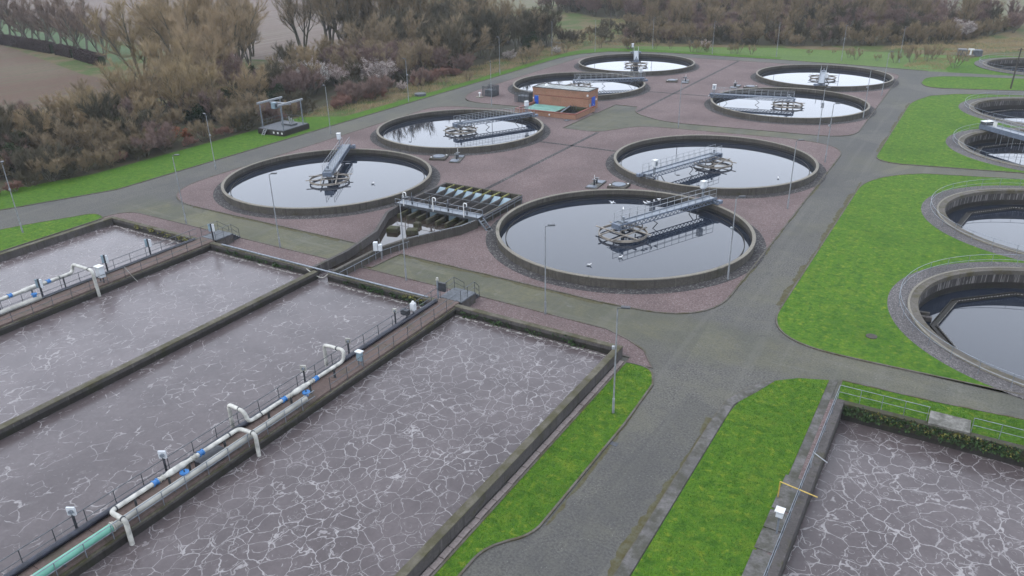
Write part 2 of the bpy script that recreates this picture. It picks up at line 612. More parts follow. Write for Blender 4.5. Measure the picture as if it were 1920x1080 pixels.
mat_road()
mat_gravel('pink_gravel', (0.180, 0.130, 0.127, 1), (0.285, 0.210, 0.202, 1), (0.36, 0.30, 0.285, 1), 12.0, 0.22)
mat_gravel('dark_gravel', (0.050, 0.048, 0.050, 1), (0.135, 0.125, 0.125, 1), (0.26, 0.25, 0.24, 1), 8.0, 0.3)
mat_gravel('aggregate', (0.110, 0.102, 0.104, 1), (0.235, 0.218, 0.215, 1), (0.34, 0.32, 0.31, 1), 13.0, 0.25)
mat_grass('lawn')
mat_grass('verge', (0.070, 0.175, 0.018, 1), (0.120, 0.240, 0.024, 1), (0.24, 0.29, 0.035, 1))
mat_grass('rough_grass', (0.085, 0.135, 0.035, 1), (0.12, 0.165, 0.045, 1), (0.17, 0.19, 0.06, 1), (0.06, 0.09, 0.03, 1), dry=(0.20, 0.155, 0.085, 1))
mat_grass('meadow', (0.130, 0.220, 0.060, 1), (0.180, 0.275, 0.075, 1), (0.26, 0.30, 0.10, 1), (0.09, 0.155, 0.05, 1))
mat_concrete('tank_concrete', (0.150, 0.136, 0.118, 1), moss=(0.075, 0.07, 0.035, 1), mossamt=0.3)
mat_concrete('coping', (0.36, 0.33, 0.275, 1), streak=False, mossamt=0.2, dark=0.7)
mat_concrete('basin_concrete', (0.155, 0.140, 0.135, 1), moss=(0.085, 0.080, 0.035, 1), mossamt=0.35, streak=True)
mat_concrete('wall_cap', (0.215, 0.195, 0.150, 1), moss=(0.085, 0.078, 0.030, 1), mossamt=0.75, streak=False, dark=0.45)
mat_concrete('wet_concrete', (0.052, 0.047, 0.042, 1), moss=(0.03, 0.035, 0.015, 1), mossamt=0.4, rough=0.7)
mat_concrete('streaky_concrete', (0.105, 0.098, 0.095, 1), moss=(0.035, 0.033, 0.03, 1), mossamt=0.4, dark=0.5, lt=4.2, la=0.52)
mat_concrete('mossy_wall', (0.105, 0.095, 0.075, 1), moss=(0.070, 0.075, 0.025, 1), mossamt=0.75)
mat_concrete('kerb_stone', (0.20, 0.18, 0.155, 1), moss=(0.10, 0.085, 0.03, 1), mossamt=0.6, streak=False)
mat_concrete('flag_stone', (0.235, 0.222, 0.215, 1), moss=(0.075, 0.075, 0.05, 1), mossamt=0.8, streak=False, dark=0.5)
mat_concrete('pink_slab', (0.40, 0.335, 0.315, 1), mossamt=0.1, streak=False, dark=0.75)
mat_concrete('pale_slab', (0.42, 0.40, 0.37, 1), moss=(0.10, 0.10, 0.08, 1), mossamt=0.9, streak=False, dark=0.6)
mat_concrete('deck_concrete', (0.235, 0.170, 0.150, 1), moss=(0.13, 0.115, 0.085, 1), mossamt=0.5, streak=False, dark=0.75)
mat_water()
mat_foam('foam_heavy', 1.1, 1.22, 0.60, 1.32, 0.0)
mat_foam('foam_thin', 0.58, 1.1, 0.75, 1.53, 31.0)
mat_foam('foam_faint', 0.48, 1.1, 0.65, 1.32, 57.0)
mat_foam('foam_bright', 1.15, 1.05, 0.62, 1.32, 83.0)
mat_brick()
plain('red_band', (0.20, 0.055, 0.035, 1), 0.8)
plain('galvanised', (0.25, 0.28, 0.32, 1), 0.45, 0.35, 0.15)
plain('blue_steel', (0.165, 0.20, 0.262, 1), 0.5, 0.2, 0.15)
plain('pale_steel', (0.35, 0.37, 0.39, 1), 0.45, 0.3, 0.12)
plain('dark_steel', (0.055, 0.060, 0.070, 1), 0.5, 0.3, 0.2)
plain('rail_steel', (0.115, 0.125, 0.135, 1), 0.5, 0.4, 0.15)
plain('ring_paint', (0.30, 0.265, 0.225, 1), 0.7, 0.0, 0.25, 1.5)
plain('white_paint', (0.74, 0.75, 0.74, 1), 0.45, 0.0, 0.06)
plain('cabinet_white', (0.66, 0.69, 0.72, 1), 0.45, 0.0, 0.06)
plain('pipe_white', (0.55, 0.54, 0.49, 1), 0.55, 0.0, 0.2, 2.0)
plain('pipe_cream', (0.42, 0.41, 0.365, 1), 0.55, 0.0, 0.14, 1.2)
plain('pipe_green', (0.16, 0.44, 0.33, 1), 0.5, 0.0, 0.10, 1.0)
plain('pipe_rust', (0.30, 0.10, 0.07, 1), 0.8)
plain('pipe_navy', (0.025, 0.028, 0.045, 1), 0.45, 0.0, 0.3)
plain('valve_blue', (0.035, 0.20, 0.52, 1), 0.45, 0.0, 0.15)
plain('door_blue', (0.010, 0.085, 0.48, 1), 0.4, 0.0, 0.05)
plain('cover_green', (0.20, 0.40, 0.335, 1), 0.6, 0.0, 0.12, 1.0)
plain('gate_blue', (0.24, 0.33, 0.385, 1), 0.5, 0.0, 0.12, 1.0)
plain('roof_metal', (0.34, 0.36, 0.33, 1), 0.5, 0.1, 0.2, 0.8)
plain('black_rubber', (0.02, 0.02, 0.02, 1), 0.7)
plain('timber', (0.06, 0.05, 0.04, 1), 0.9)
plain('yellow_paint', (0.55, 0.38, 0.08, 1), 0.5)
plain('moss_yellow', (0.19, 0.185, 0.045, 1), 0.95, 0, 0.4, 6.0)
plain('fern_green', (0.035, 0.075, 0.018, 1), 0.95, 0, 0.4, 6.0)
plain('bird_white', (0.80, 0.80, 0.80, 1), 0.8, 0, 0.03)
plain('bird_grey', (0.33, 0.35, 0.38, 1), 0.8, 0, 0.03)
plain('bird_bill', (0.45, 0.16, 0.03, 1), 0.6)
plain('lamp_glass', (0.30, 0.31, 0.32, 1), 0.2)
plain('iron_lid', (0.10, 0.11, 0.125, 1), 0.6, 0.2, 0.2)
plain('lid_blue', (0.15, 0.175, 0.215, 1), 0.5, 0.1, 0.2)
plain('wet_dark', (0.018, 0.018, 0.020, 1), 0.4, 0, 0.2)
plain('scum', (0.33, 0.31, 0.29, 1), 0.8, 0, 0.4, 5.0)

# ------------------------------------------------------------------ setting: ground, roads, gravel, lawns
RT = [(10.15, 70.1), (10.15, 97.6), (10.15, 131.8), (10.15, 159.2), (10.15, 211.6)]     # sunken round tanks
RT_IN, RT_LIP, RT_OUT = 11.65, 12.45, 14.05
BX0, BY1 = -4.15, 49.85                                                               # inner corner of the far aeration basin
rt_holes = [circle(x, y, RT_OUT - 0.02) for x, y in RT]
basin_hole = [(BX0 - 0.3, -40), (60, -40), (60, BY1 + 0.3), (BX0 - 0.3, BY1 + 0.3)]

big = [(-2500, -600), (2500, -600), (2500, 3500), (-2500, 3500)]
sheet('ground', [big, basin_hole] + rt_holes, -0.06, M['rough_grass'])

road = rounded([(-94.9, 57), (-100.4, 44.5), (-128, -20), (60, -20), (60, 197.2), (4, 196.6), (-12, 195.6), (-26, 197.6), (-45, 199.0), (-72, 199.2), (-94.6, 198.5, 20), (-94.6, 120)])
# the basin hole meets the sheet's edge, so the road stops along it
road = rounded([(-94.9, 57), (-100.4, 44.5), (-128, -20), (BX0 - 0.3, -20), (BX0 - 0.3, BY1 + 0.3), (60, BY1 + 0.3), (60, 197.2), (4, 196.6), (-12, 195.6), (-26, 197.6), (-45, 199.0), (-72, 199.2), (-94.6, 198.5, 20), (-94.6, 120)])
sheet('road', [road] + rt_holes[:4], 0.0, M['road'])

G1 = rounded([(-88.4, 57.3, 9), (-52.2, 57.3), (-52.2, 52.4), (-48.5, 52.9), (-48.1, 57.15), (-32, 56.85), (-24.8, 56.7), (-16.0, 57.4, 6), (-16.1, 121.3, 6), (-24.6, 122.3), (-42, 120.9),
              (-48, 120.2, 3), (-52.5, 113.0, 2), (-58.8, 113.2), (-58.8, 125.5), (-72.5, 125.5), (-72.5, 121.9), (-80, 120.5), (-88.3, 119.0, 5)])
G2 = rounded([(-58.6, 126.2), (-58.6, 134), (-54.2, 134), (-52.8, 129, 3), (-46, 125.0, 3), (-42.4, 124.9), (-21.5, 126.4), (-16.1, 127.2, 6), (-16.4, 160), (-16.8, 189.5, 4), (-26, 192.6), (-42, 193.2), (-66, 193.3),
              (-90.0, 193.3, 14), (-89.9, 160), (-89.6, 128.5, 6), (-84.5, 124.4, 3), (-72.6, 124.9), (-72.6, 126.2)])
GS = rounded([(-86.3, 48.9), (-19.4, 48.9), (-19.4, 48.05), (-17.4, 48.2), (-18.9, 50.3), (-20.6, 51.3), (-22.9, 52.15), (-34, 52.4), (-50.0, 52.4), (-86.3, 52.3, 3)])
sheet('gravel', [G1], 0.05, M['pink_gravel'])
sheet('gravel', [G2], 0.05, M['pink_gravel'])
sheet('gravel', [GS], 0.04, M['pink_gravel'])
for lp in (G1, G2, GS):
    strip('kerb', lp, 0.14, -0.02, 0.085, M['kerb_stone'], True)

L1 = rounded([(-10.6, 174.8, 4), (0, 177.5), (6, 179), (60, 186), (60, 199), (6, 193.2), (-4, 191.4), (-11.8, 188.6, 5), (-11.8, 180)])
L2 = rounded([(-11.5, 115.0, 4), (-7.9, 115.0), (6, 117.4), (60, 121), (60, 178), (6, 173.6), (0, 172.3), (-5, 170.2), (-9.0, 166.5), (-11.5, 159, 4)])
L3 = rounded([(-11.45, 57.0, 5.5), (-3.8, 56.9), (6.4, 57.2), (60, 58), (60, 116), (6, 114.3), (-5.0, 111.3), (-11.2, 107, 7)])
L4 = rounded([(-10.6, -20), (-5.62, -20), (-5.62, 52.7), (-7.6, 51.9), (-9.0, 50.7), (-10.6, 47.6, 3)])
L5 = rounded([(-4.75, BY1 + 0.35), (60, BY1 + 0.35), (60, 56.0), (6.4, 53.7), (1.0, 53.2), (-4.75, 53.05)])
L6 = rounded([(-19.3, -20), (-18.25, -20), (-18.25, 26.2, 1), (-17.3, 27.5), (-16.45, 28.4, 1.2), (-16.3, 40.5), (-16.5, 46), (-17.3, 48.0, 1), (-19.3, 48.0)])
L7 = rounded([(-118, -20), (-86.1, -20), (-86.1, 49.2), (-88.5, 50.0, 1.5), (-92.0, 43.4)])
lawns = [(L1, []), (L2, [rt_holes[2], rt_holes[3]]), (L3, [rt_holes[0], rt_holes[1]]), (L4, []), (L5, []), (L6, []), (L7, [])]
for lp, hs_ in lawns:
    sheet('lawn', [lp] + hs_, 0.07, M['lawn'])
for lp in (L1, L2, L3, L5, L6, L7):
    strip('kerb', lp, 0.13, -0.02, 0.10, M['kerb_stone'], True)
# wide mossy concrete margin along the driven road
fl = [(-11.35, -20), (-11.35, 43.6), (-11.2, 46.6), (-10.4, 48.8), (-9.3, 50.6), (-8.95, 50.65), (-9.75, 48.4), (-10.62, 46.3), (-10.65, 43.6), (-10.65, -20)]
struct(sheet('pavement', [fl], 0.085, M['flag_stone']))
strip('kerb', fl[:5], 0.05, -0.02, 0.084, M['kerb_stone'], False, off=-0.05)
def kerb_moss(pts, w0, w1, label, closed=False, off=0.14):
    rng_ = np.random.default_rng(len(pts) + int(abs(pts[0][0]) * 10))
    P = []
    n = len(pts)
    for i in range(n if closed else n - 1):
        a_, b_ = Vector(pts[i]), Vector(pts[(i + 1) % n])
        m_ = max(1, int((b_ - a_).length / 0.35))
        for k_ in range(m_):
            P.append((a_.lerp(b_, k_ / m_), (b_ - a_).normalized()))
    mb_ = MB()
    f_ = 0.5
    for i, (p_, d_) in enumerate(P):
        f_ = min(1.0, max(0.0, f_ + rng_.normal(0, 0.22)))
        nn_ = Vector((d_.y, -d_.x))
        q_ = p_ + nn_ * (off + w0 + (w1 - w0) * f_ + rng_.uniform(-0.04, 0.04))
        p0_ = p_ + nn_ * off
        mb_.v += [(p0_.x, p0_.y, 0.014), (q_.x, q_.y, 0.008)]
        if i:
            k_ = 2 * i
            mb_.f.append((k_ - 2, k_, k_ + 1, k_ - 1))
    o_ = mb_.build('kerb_moss', M['kerb_moss'], None, False)
    o_['kind'] = 'stuff'
    tag(o_, label, 'moss')
tm_ = NT('kerb_moss', 0.95, 0.1).geo()
tm_.col(tm_.mix(tm_.step(tm_.noise(2.5, 6, 0.7), 0.35, 0.65), (0.120, 0.105, 0.050, 1), (0.155, 0.150, 0.100, 1)))
M['kerb_moss'] = tm_.m
kerb_moss([(-11.2, 104), (-11.45, 63)][::-1][::-1], 0.10, 0.55, 'brown moss along the kerb of the big lawn', off=0.13)
kerb_moss([(-11.45, 158), (-11.5, 120)], 0.08, 0.45, 'brown moss along the kerb of the lawn by the bridge tank', off=0.13)
kerb_moss([(-11.35, 44), (-11.35, 8)][::1], 0.15, 0.6, 'yellowish moss along the wide concrete road margin', off=0.01)
kerb_moss([(-16.3, 29.5), (-16.3, 41), (-16.5, 46)], 0.03, 0.25, 'thin moss along the near grass strip kerb', off=0.13)
kerb_moss([(-16.1, 66), (-16.1, 116)], 0.02, 0.3, 'thin moss along the gravel edge by the straight road', off=0.14)
kerb_moss([(-48.3, 57.15), (-32, 56.85), (-24.8, 56.7)], 0.1, 0.5, 'dark moss along gravel edge of the mossy road', off=0.14)
kerb_moss([(-80, 57.3), (-56, 57.3)], 0.1, 0.5, 'dark moss along gravel edge below the tree reflecting tank', off=0.14)
# path beside the far basin: concrete slabs and a thin line of gravel
sheet('path', [[(-5.6, -20), (-5.05, -20), (-5.05, 53.1), (-5.6, 52.75)]], 0.075, M['flag_stone'])
sheet('gravel', [[(-5.04, -20), (-4.76, -20), (-4.76, 50.2), (-5.04, 50.2)]], 0.072, M['pink_gravel'])
for y0, y1 in ((33.4, 35.1), (35.2, 36.8), (37.0, 40.3), (30.6, 33.2)):
    struct(MB().bev(-5.75, -4.78, y0, y1, -0.02, 0.13, 0.015).build('path_slab', M['flag_stone']))

# verges and fields on the far sides
V1 = rounded([(-95.05, 57), (-100.6, 44.5), (-128, -20), (-150, -20), (-112, 40), (-104.8, 60), (-104.6, 92), (-105, 100), (-98.0, 104), (-97.2, 135), (-97.6, 178), (-97.0, 200, 14), (-84, 203.5), (-72, 203.5), (-45, 203),
              (-45, 199.2), (-72, 199.4), (-94.75, 198.7, 20), (-94.75, 120)])
sheet('verge', [V1], -0.02, M['verge'])
sheet('meadow', [rounded([(-82, 203.5), (-45, 199.1), (-26, 197.8), (-12, 195.8), (-6, 196), (-6.5, 222), (-18, 222), (-50, 219), (-92, 206)])], -0.04, M['meadow'])
sheet('verge', [rounded([(-8, 196.2), (60, 197.3), (60, 232), (-2, 226), (-10, 205, 4)]), rt_holes[4]], -0.03, M['verge'])
strip('kerb', [(-94.9, 57), (-94.6, 120), (-94.6, 180), (-93, 188), (-88, 195), (-80, 198), (-72, 199.2), (-45, 199.0), (-26, 197.6), (-12, 195.6)], 0.12, -0.05, 0.09, M['kerb_stone'], False, off=-0.12)
strip('kerb', [(-128, -20), (-100.4, 44.5), (-94.9, 57)], 0.12, -0.05, 0.09, M['kerb_stone'], False, off=-0.12)

def mat_field(name, a, b, c, rot):
    t = NT(name, 0.95, 0.1).geo()
    n = t.noise(0.02, 6, 0.6)
    fur = t.noise(1.0, 3, 0.5, co=t.map((0.5, 0.015, 1), rot))
    col = t.mix(t.step(n, 0.35, 0.65), a, b)
    col = t.mix(t.step(fur, 0.45, 0.65, 0, 0.7), col, c)
    col = t.mix(t.step(t.noise(0.8, 5, 0.7), 0.45, 0.7, 0, 0.4), col, tuple(x * 0.6 for x in a[:3]) + (1,))
    t.col(col)
    M[name] = t.m
mat_field('ploughed', (0.17, 0.105, 0.075, 1), (0.20, 0.15, 0.105, 1), (0.15, 0.15, 0.085, 1), 0.9)
mat_field('stubble', (0.26, 0.20, 0.175, 1), (0.22, 0.175, 0.14, 1), (0.30, 0.26, 0.22, 1), 1.1)
mat_field('young_crop', (0.10, 0.17, 0.07, 1), (0.13, 0.20, 0.08, 1), (0.17, 0.20, 0.11, 1), 0.7)
mat_field('pale_grass', (0.24, 0.23, 0.15, 1), (0.20, 0.20, 0.11, 1), (0.28, 0.25, 0.19, 1), 0.2)
sheet('field', [[(-420, -80), (-150, -80), (-128, 60), (-150, 105), (-190, 112), (-250, 130), (-420, 175)]], -0.035, M['ploughed'])
sheet('field', [[(-420, 178), (-268, 143), (-200, 126), (-196, 138), (-262, 160), (-420, 205)]], -0.03, M['young_crop'])
sheet('field', [[(-700, 300), (-420, 210), (-262, 164), (-190, 142), (-150, 150), (-160, 215), (-225, 300), (-330, 330), (-600, 420)]], -0.03, M['stubble'])
sheet('field', [[(-600, 430), (-330, 335), (-232, 305), (-215, 345), (-300, 420), (-560, 560)]], -0.03, M['young_crop'])
sheet('field', [[(-215, 280), (-175, 285), (-160, 330), (-185, 380), (-225, 335)]], -0.03, M['pale_grass'])
sheet('field', [[(-22, 300), (60, 285), (160, 330), (160, 520), (-40, 480)]], -0.03, M['pale_grass'])

# ------------------------------------------------------------------ aeration basins (left block)
WT = 0.95                     # wall tops
XW = (-82.6, -67.15, -51.2, -36.1, -20.45)
YF = 48.2
ab = thing('aeration_basin', 'long rectangular concrete aeration basins divided into four lanes of brown water', 'basin', (0, 0, 0))
def wall(x0, x1, y0, y1, top=WT, mat='basin_concrete', name='wall'):
    w_ = MB().mm(x0, x1, y0, y1, -0.3, top - 0.07).build(name, M[mat], ab, False)
    MB().bev(x0 - 0.012, x1 + 0.012, y0 + 0.013, y1 + 0.012, top - 0.07, top, 0.02).build('cap', M['wall_cap'], w_, False)
wall(XW[0] - 0.55, XW[0], -30, YF)
wall(XW[0] - 0.55, -51.75, YF, YF + 0.5)
wall(-49.75, XW[4] + 0.5, YF, YF + 0.5)
wall(XW[4], XW[4] + 0.5, -30, YF)
wall(XW[2] - 0.28, XW[2] + 0.28, -30, YF, WT - 0.02, name='divider_wall')
wall(-68.5, -66.05, -30, YF, WT - 0.12, name='walkway_wall')
wall(-37.35, -35.1, -30, YF, WT - 0.12, name='walkway_wall')
# tide line: the dark wet band on the inside faces
def wetband(x0, x1, y0, y1, face):
    mb = MB()
    e = 0.006
    if face == 'y':
        mb.mm(x0, x1, y0 - e, y0 + 0.01, -0.2, 0.62)
    else:
        mb.mm(x0 - e, x0 + e, y0, y1, -0.2, 0.62)
    mb.build('wet_band', M['wet_concrete'], ab, False)
wetband(XW[0], -68.5, YF, 0, 'y'); wetband(-66.05, -51.75, YF, 0, 'y'); wetband(-49.75, -37.35, YF, 0, 'y'); wetband(-35.1, XW[4], YF, 0, 'y')
wetband(-66.05, 0, -30, YF - 0.02, 'x'); wetband(XW[2] + 0.28, 0, -30, YF - 0.02, 'x'); wetband(-35.1, 0, -30, YF - 0.02, 'x')
WZ = 0.2
def water(x0, x1, y0, y1, z, mat, name='water'):
    me = MB().add([(x0, y0, z), (x1, y0, z), (x1, y1, z), (x0, y1, z)], [(0, 1, 2, 3)])
    return struct(me.build(name, M[mat], None, False))
water(XW[0], -68.4, -30, YF + 0.01, WZ, 'foam_thin')
water(-66.2, XW[2] - 0.2, -30, YF + 0.01, WZ, 'foam_thin')
water(XW[2] + 0.2, -37.3, -30, YF + 0.01, WZ, 'foam_faint')
water(-35.2, XW[4] + 0.05, -30, YF + 0.01, WZ, 'foam_heavy')
# line of loose foam pushed against the end walls
def scum(x0, x1, y):
    mb = MB()
    x = x0
    while x < x1:
        w = random.uniform(0.15, 0.5)
        d = random.uniform(0.08, 0.35)
        n = 7
        pts = [(x + w / 2 + math.cos(2 * PI * k / n) * w / 2 * random.uniform(0.7, 1.2), y - d / 2 + math.sin(2 * PI * k / n) * d / 2 * random.uniform(0.7, 1.2), WZ + 0.008) for k in range(n)]
        mb.add(pts + [(x + w / 2, y - d / 2, WZ + 0.05)], [(k, (k + 1) % n, n) for k in range(n)])
        x += w * random.uniform(0.5, 1.3)
    o = mb.build('foam_scum', M['scum'], None, False)
    o['kind'] = 'stuff'
    tag(o, 'pale scum floating along the basin end wall', 'foam', 'foam lines against the end walls')
scum(-49.6, -37.4, YF - 0.25); scum(-66, -52, YF - 0.2); scum(-82, -68.6, YF - 0.2); scum(-35, -20.6, YF - 0.2)
# moss cushions and ferns hanging on the shaded end walls
def moss(x0, x1, y, z0, z1, n, mat, label):
    mb = MB()
    for i in range(n):
        x = random.uniform(x0, x1)
        z = random.uniform(z0, z1)
        s = random.uniform(0.06, 0.2)
        for k in range(7):
            a = random.uniform(0, 2 * PI)
            p = Vector((x + random.gauss(0, s), y - random.uniform(0.0, 0.12), z + random.gauss(0, s * 0.5)))
            q = p + Vector((math.cos(a) * s, -abs(random.gauss(0, s * 0.8)), math.sin(a) * s))
            r = p + Vector((math.cos(a + 1) * s, -abs(random.gauss(0, s * 0.8)), math.sin(a + 1) * s))
            mb.add([p, q, r], [(0, 1, 2)])
    o = mb.build('wall_moss', M[mat], None, False)
    o['kind'] = 'stuff'
    tag(o, label, 'moss')
moss(-47.5, -38.5, YF, 0.45, 0.75, 60, 'fern_green', 'dark green ferns hanging on end wall left of the paved landing')
moss(-40.6, -38.2, YF, 0.70, 0.95, 14, 'moss_yellow', 'bright yellow green moss cushions on end wall by the landing')
moss(-34.5, -22, YF, 0.30, 0.75, 45, 'fern_green', 'dark algae and ferns on end wall of the foamiest lane')
moss(-79, -69, YF, 0.65, 0.95, 26, 'moss_yellow', 'yellow moss cushions along end wall of the lane by the grass')
moss(-65, -53, YF, 0.35, 0.70, 40, 'fern_green', 'dark fern growth on end wall beside the inlet channel')
# stone edging beside the outer wall
ed = struct(bpy.data.objects.new('edging', None)); COL.objects.link(ed)
emesh = [MB().bev(-0.17, 0.17, 0, 0.84, 0, 0.10 + 0.012 * k, 0.015).mesh('edging_slab') for k in range(3)]
for e_ in emesh:
    e_.materials.append(M['pink_slab'])
y = 8.0
while y < 47.4:
    o = link('edging_slab', random.choice(emesh), None, ed, (-19.66 + random.uniform(-0.02, 0.02), y, 0.02))
    o.rotation_euler.z = random.uniform(-0.02, 0.02)
    y += 0.87

# far basin (lower right)
fb = thing('aeration_basin', 'sunken aeration basin with mossy end wall behind galvanised railing', 'basin', (0, 0, 0))
MB().bev(BX0 - 0.55, BX0, -30, BY1 + 0.5, -2.0, 0.16, 0.03).build('wall', M['basin_concrete'], fb, False)
MB().bev(BX0, 60, BY1, BY1 + 0.5, -2.0, 0.16, 0.03).build('wall', M['mossy_wall'], fb, False)
MB().mm(BX0, 60, BY1 - 0.006, BY1 + 0.01, -1.6, -0.72).build('wet_band', M['wet_concrete'], fb, False)
MB().mm(BX0 - 0.01, BX0 + 0.006, -30, BY1 - 0.01, -1.6, -0.75).build('wet_band', M['wet_concrete'], fb, False)
water(BX0 - 0.05, 60, -30, BY1 + 0.05, -1.1, 'foam_bright')
moss(-4.0, 6.5, BY1, -0.55, 0.10, 230, 'fern_green', 'thick dark moss on the sunken basin end wall')
moss(-3.5, 6.5, BY1, -0.3, 0.12, 40, 'moss_yellow', 'yellow moss along the sunken basin end wall')
tag(MB().bev(1.0, 3.4, BY1 + 0.1, 51.6, 0.02, 0.30, 0.02).build('concrete_plinth', M['pale_slab']), 'pale lichen covered concrete slab set in grass behind the railing', 'slab')

# ------------------------------------------------------------------ eight settling tanks with their scraper bridges
TR, RIM = 13.47, 0.95
mb = MB(); mb.ring(0, 0, [(TR, 0.0), (TR, RIM - 0.03), (TR - 0.28, RIM - 0.03), (TR - 0.28, -0.2)], 160)
tank_wall = mb.mesh('wall'); tank_wall.materials.append(M['tank_concrete'])
mb = MB(); mb.ring(0, 0, [(TR + 0.05, RIM - 0.05), (TR + 0.05, RIM + 0.03), (TR - 0.30, RIM + 0.03), (TR - 0.30, RIM - 0.05)], 160)
tank_cop = mb.mesh('coping'); tank_cop.materials.append(M['coping'])
mb = MB(); mb.ring(0, 0, [(TR - 0.275, 0.0), (TR - 0.285, 0.0), (TR - 0.285, 0.42), (TR - 0.275, 0.42)], 160)
tank_wet = mb.mesh('wet_band'); tank_wet.materials.append(M['wet_concrete'])
mb = MB(); mb.ring(0, 0, [(TR - 0.95, -0.1), (TR - 0.95, 0.16), (TR - 1.03, 0.16), (TR - 1.03, -0.1)], 160)
tank_weir = mb.mesh('weir'); tank_weir.materials.append(M['wet_concrete'])
mb = MB(); mb.ring(0, 0, [(TR + 0.01, 0.05), (TR + 0.01, 0.075), (TR + 1.15, 0.062), (TR + 1.15, 0.05)], 160)
tank_apron = mb.mesh('apron'); tank_apron.materials.append(M['dark_gravel'])  # gravel surround; its dark colour also stands in for contact shadow at the wall
mb = MB(); mb.disc(0, 0, TR - 0.2, 0.075, 160)
tank_water = mb.mesh('water', False); tank_water.materials.append(M['water'])

def make_bridge():
    t = thing('scraper_bridge', 'x', 'bridge', (0, 0, 0), 0, 'rotating scraper bridges')
    MB().mm(-0.8, 13.75, -0.48, 0.48, 1.52, 1.57).build('deck', M['galvanised'], t, False)
    for s in (-1, 1):
        y = s * 0.54
        g = MB()
        g.mm(-0.9, 13.8, y - 0.05, y + 0.05, 1.50, 1.66)
        g.mm(-0.9, 13.8, y - 0.045, y + 0.045, 1.02, 1.10)
        gi = g.build('girder', M['blue_steel'], t, False)
        la = MB()
        x = -0.85
        while x < 13.6:
            la.beam((x, y, 1.10), (x + 0.3, y, 1.50), 0.05, 0.06)
            la.beam((x + 0.3, y, 1.50), (x + 0.6, y, 1.10), 0.05, 0.06)
            x += 0.6
        la.build('lattice', M['blue_steel'], gi, False)
        r = MB()
        r.tube([(-0.9, y, 2.68), (13.7, y, 2.68)], 0.024, 6)
        r.tube([(-0.9, y, 2.18), (13.7, y, 2.18)], 0.02, 6)
        hr = r.build('handrail', M['pale_steel'], t)
        pm = MB().tube([(0, 0, 1.6), (0, 0, 2.68)], 0.024, 6).mesh('handrail_post'); pm.materials.append(M['pale_steel'])
        for k in range(14):
            link('handrail_post', pm, None, hr, (-0.85 + k * 1.118, y, 0))
    # tapered end nose
    MB().mm(-1.15, -0.9, -0.59, 0.59, 1.05, 1.62).build('nose', M['blue_steel'], t, False)
    MB().bev(-0.4, 0.3, -0.35, 0.35, 1.58, 1.80, 0.05).cyl(0.0, 0.0, 0.14, 1.8, 2.2, 14).build('slip_ring', M['galvanised'], t)
    # rim carriage
    c = MB()
    c.beam((13.3, -1.35, 1.18), (13.3, 1.35, 1.18), 0.26, 0.22)
    c.beam((13.3, -0.55, 1.3), (13.3, -0.55, 1.55), 0.2)
    c.beam((13.3, 0.55, 1.3), (13.3, 0.55, 1.55), 0.2)
    c.build('carriage', M['blue_steel'], t, False)
    for s in (-1, 1):
        w = MB(); w.tube([(13.2, s * 1.1, 1.16), (13.46, s * 1.1, 1.16)], 0.18, 16)
        w.build('wheel', M['black_rubber'], t)
    MB().bev(13.55, 14.1, -1.25, -0.75, 1.05, 1.45, 0.06).tube([(13.8, -0.75, 1.25), (13.8, -0.35, 1.25)], 0.12, 10).build('drive_motor', M['blue_steel'], t)
    MB().beam((13.9, 0.2, 1.35), (13.9, 1.5, 1.35), 0.10, 0.10).build('scum_arm', M['pale_steel'], t, False)
    cab = MB(); cab.bev(12.75, 13.35, 0.62, 1.12, 2.55, 3.35, 0.03)
    cb = cab.build('control_cabinet', M['cabinet_white'], t, False)
    MB().mm(12.72, 13.38, 0.58, 1.16, 3.35, 3.42).build('cabinet_hood', M['white_paint'], cb, False)
    MB().mm(12.86, 13.20, 1.12, 1.128, 2.7, 3.2).build('cabinet_door', M['galvanised'], cb, False)
    MB().beam((12.95, 0.87, 1.5), (12.95, 0.87, 2.55), 0.09).beam((13.2, 0.87, 1.5), (13.2, 0.87, 2.55), 0.09).build('cabinet_post', M['galvanised'], t, False)
    # hanging scraper arms, seen above the water
    MB().beam((5.6, 0.5, 1.05), (4.9, 0.5, 0.55), 0.07).beam((4.9, 0.5, 0.55), (5.7, 0.5, 0.0), 0.07).build('scraper_arm', M['dark_steel'], t, False)
    MB().beam((11.4, 0.5, 1.05), (10.5, 0.5, 0.0), 0.07).beam((11.9, 0.5, 1.05), (11.9, 0.5, 0.0), 0.07).build('scraper_arm', M['rail_steel'], t, False)
    # feed ring hung under the pivot
    MB().ring(0, 0, [(2.60, 0.26), (2.60, 0.52), (2.52, 0.52), (2.52, 0.26)], 72).build('feed_ring', M['ring_paint'], t)
    bm_ = MB().beam((-2.85, 0, 0.56), (2.85, 0, 0.56), 0.14, 0.10).mesh('cross_beam'); bm_.materials.append(M['ring_paint'])
    for s in (-0.62, 0.62):
        link('cross_beam', bm_, None, t, (0, s * 1.6, 0)).rotation_euler.z = 0.12
    bm2 = MB().beam((0, -2.85, 0.66), (0, 2.85, 0.66), 0.14, 0.09).mesh('cross_beam'); bm2.materials.append(M['ring_paint'])
    for s in (-0.62, 0.62):
        link('cross_beam', bm2, None, t, (s * 1.6, 0, 0)).rotation_euler.z = 0.12
    hm = MB().beam((0, 0, 0.6), (0, 0, 1.06), 0.09).mesh('hanger'); hm.materials.append(M['ring_paint'])
    for x, y in ((-0.85, -0.5), (-0.85, 0.5), (0.95, -0.5), (0.95, 0.5), (2.3, -0.5), (2.3, 0.5)):
        link('hanger', hm, None, t, (x, y, 0))
    MB().cyl(0, 0, 0.2, -0.1, 1.05, 20).build('centre_column', M['dark_steel'], t)
    MB().cyl(0, 0, 0.42, 0.72, 0.90, 28).build('turntable', M['ring_paint'], t)
    return t

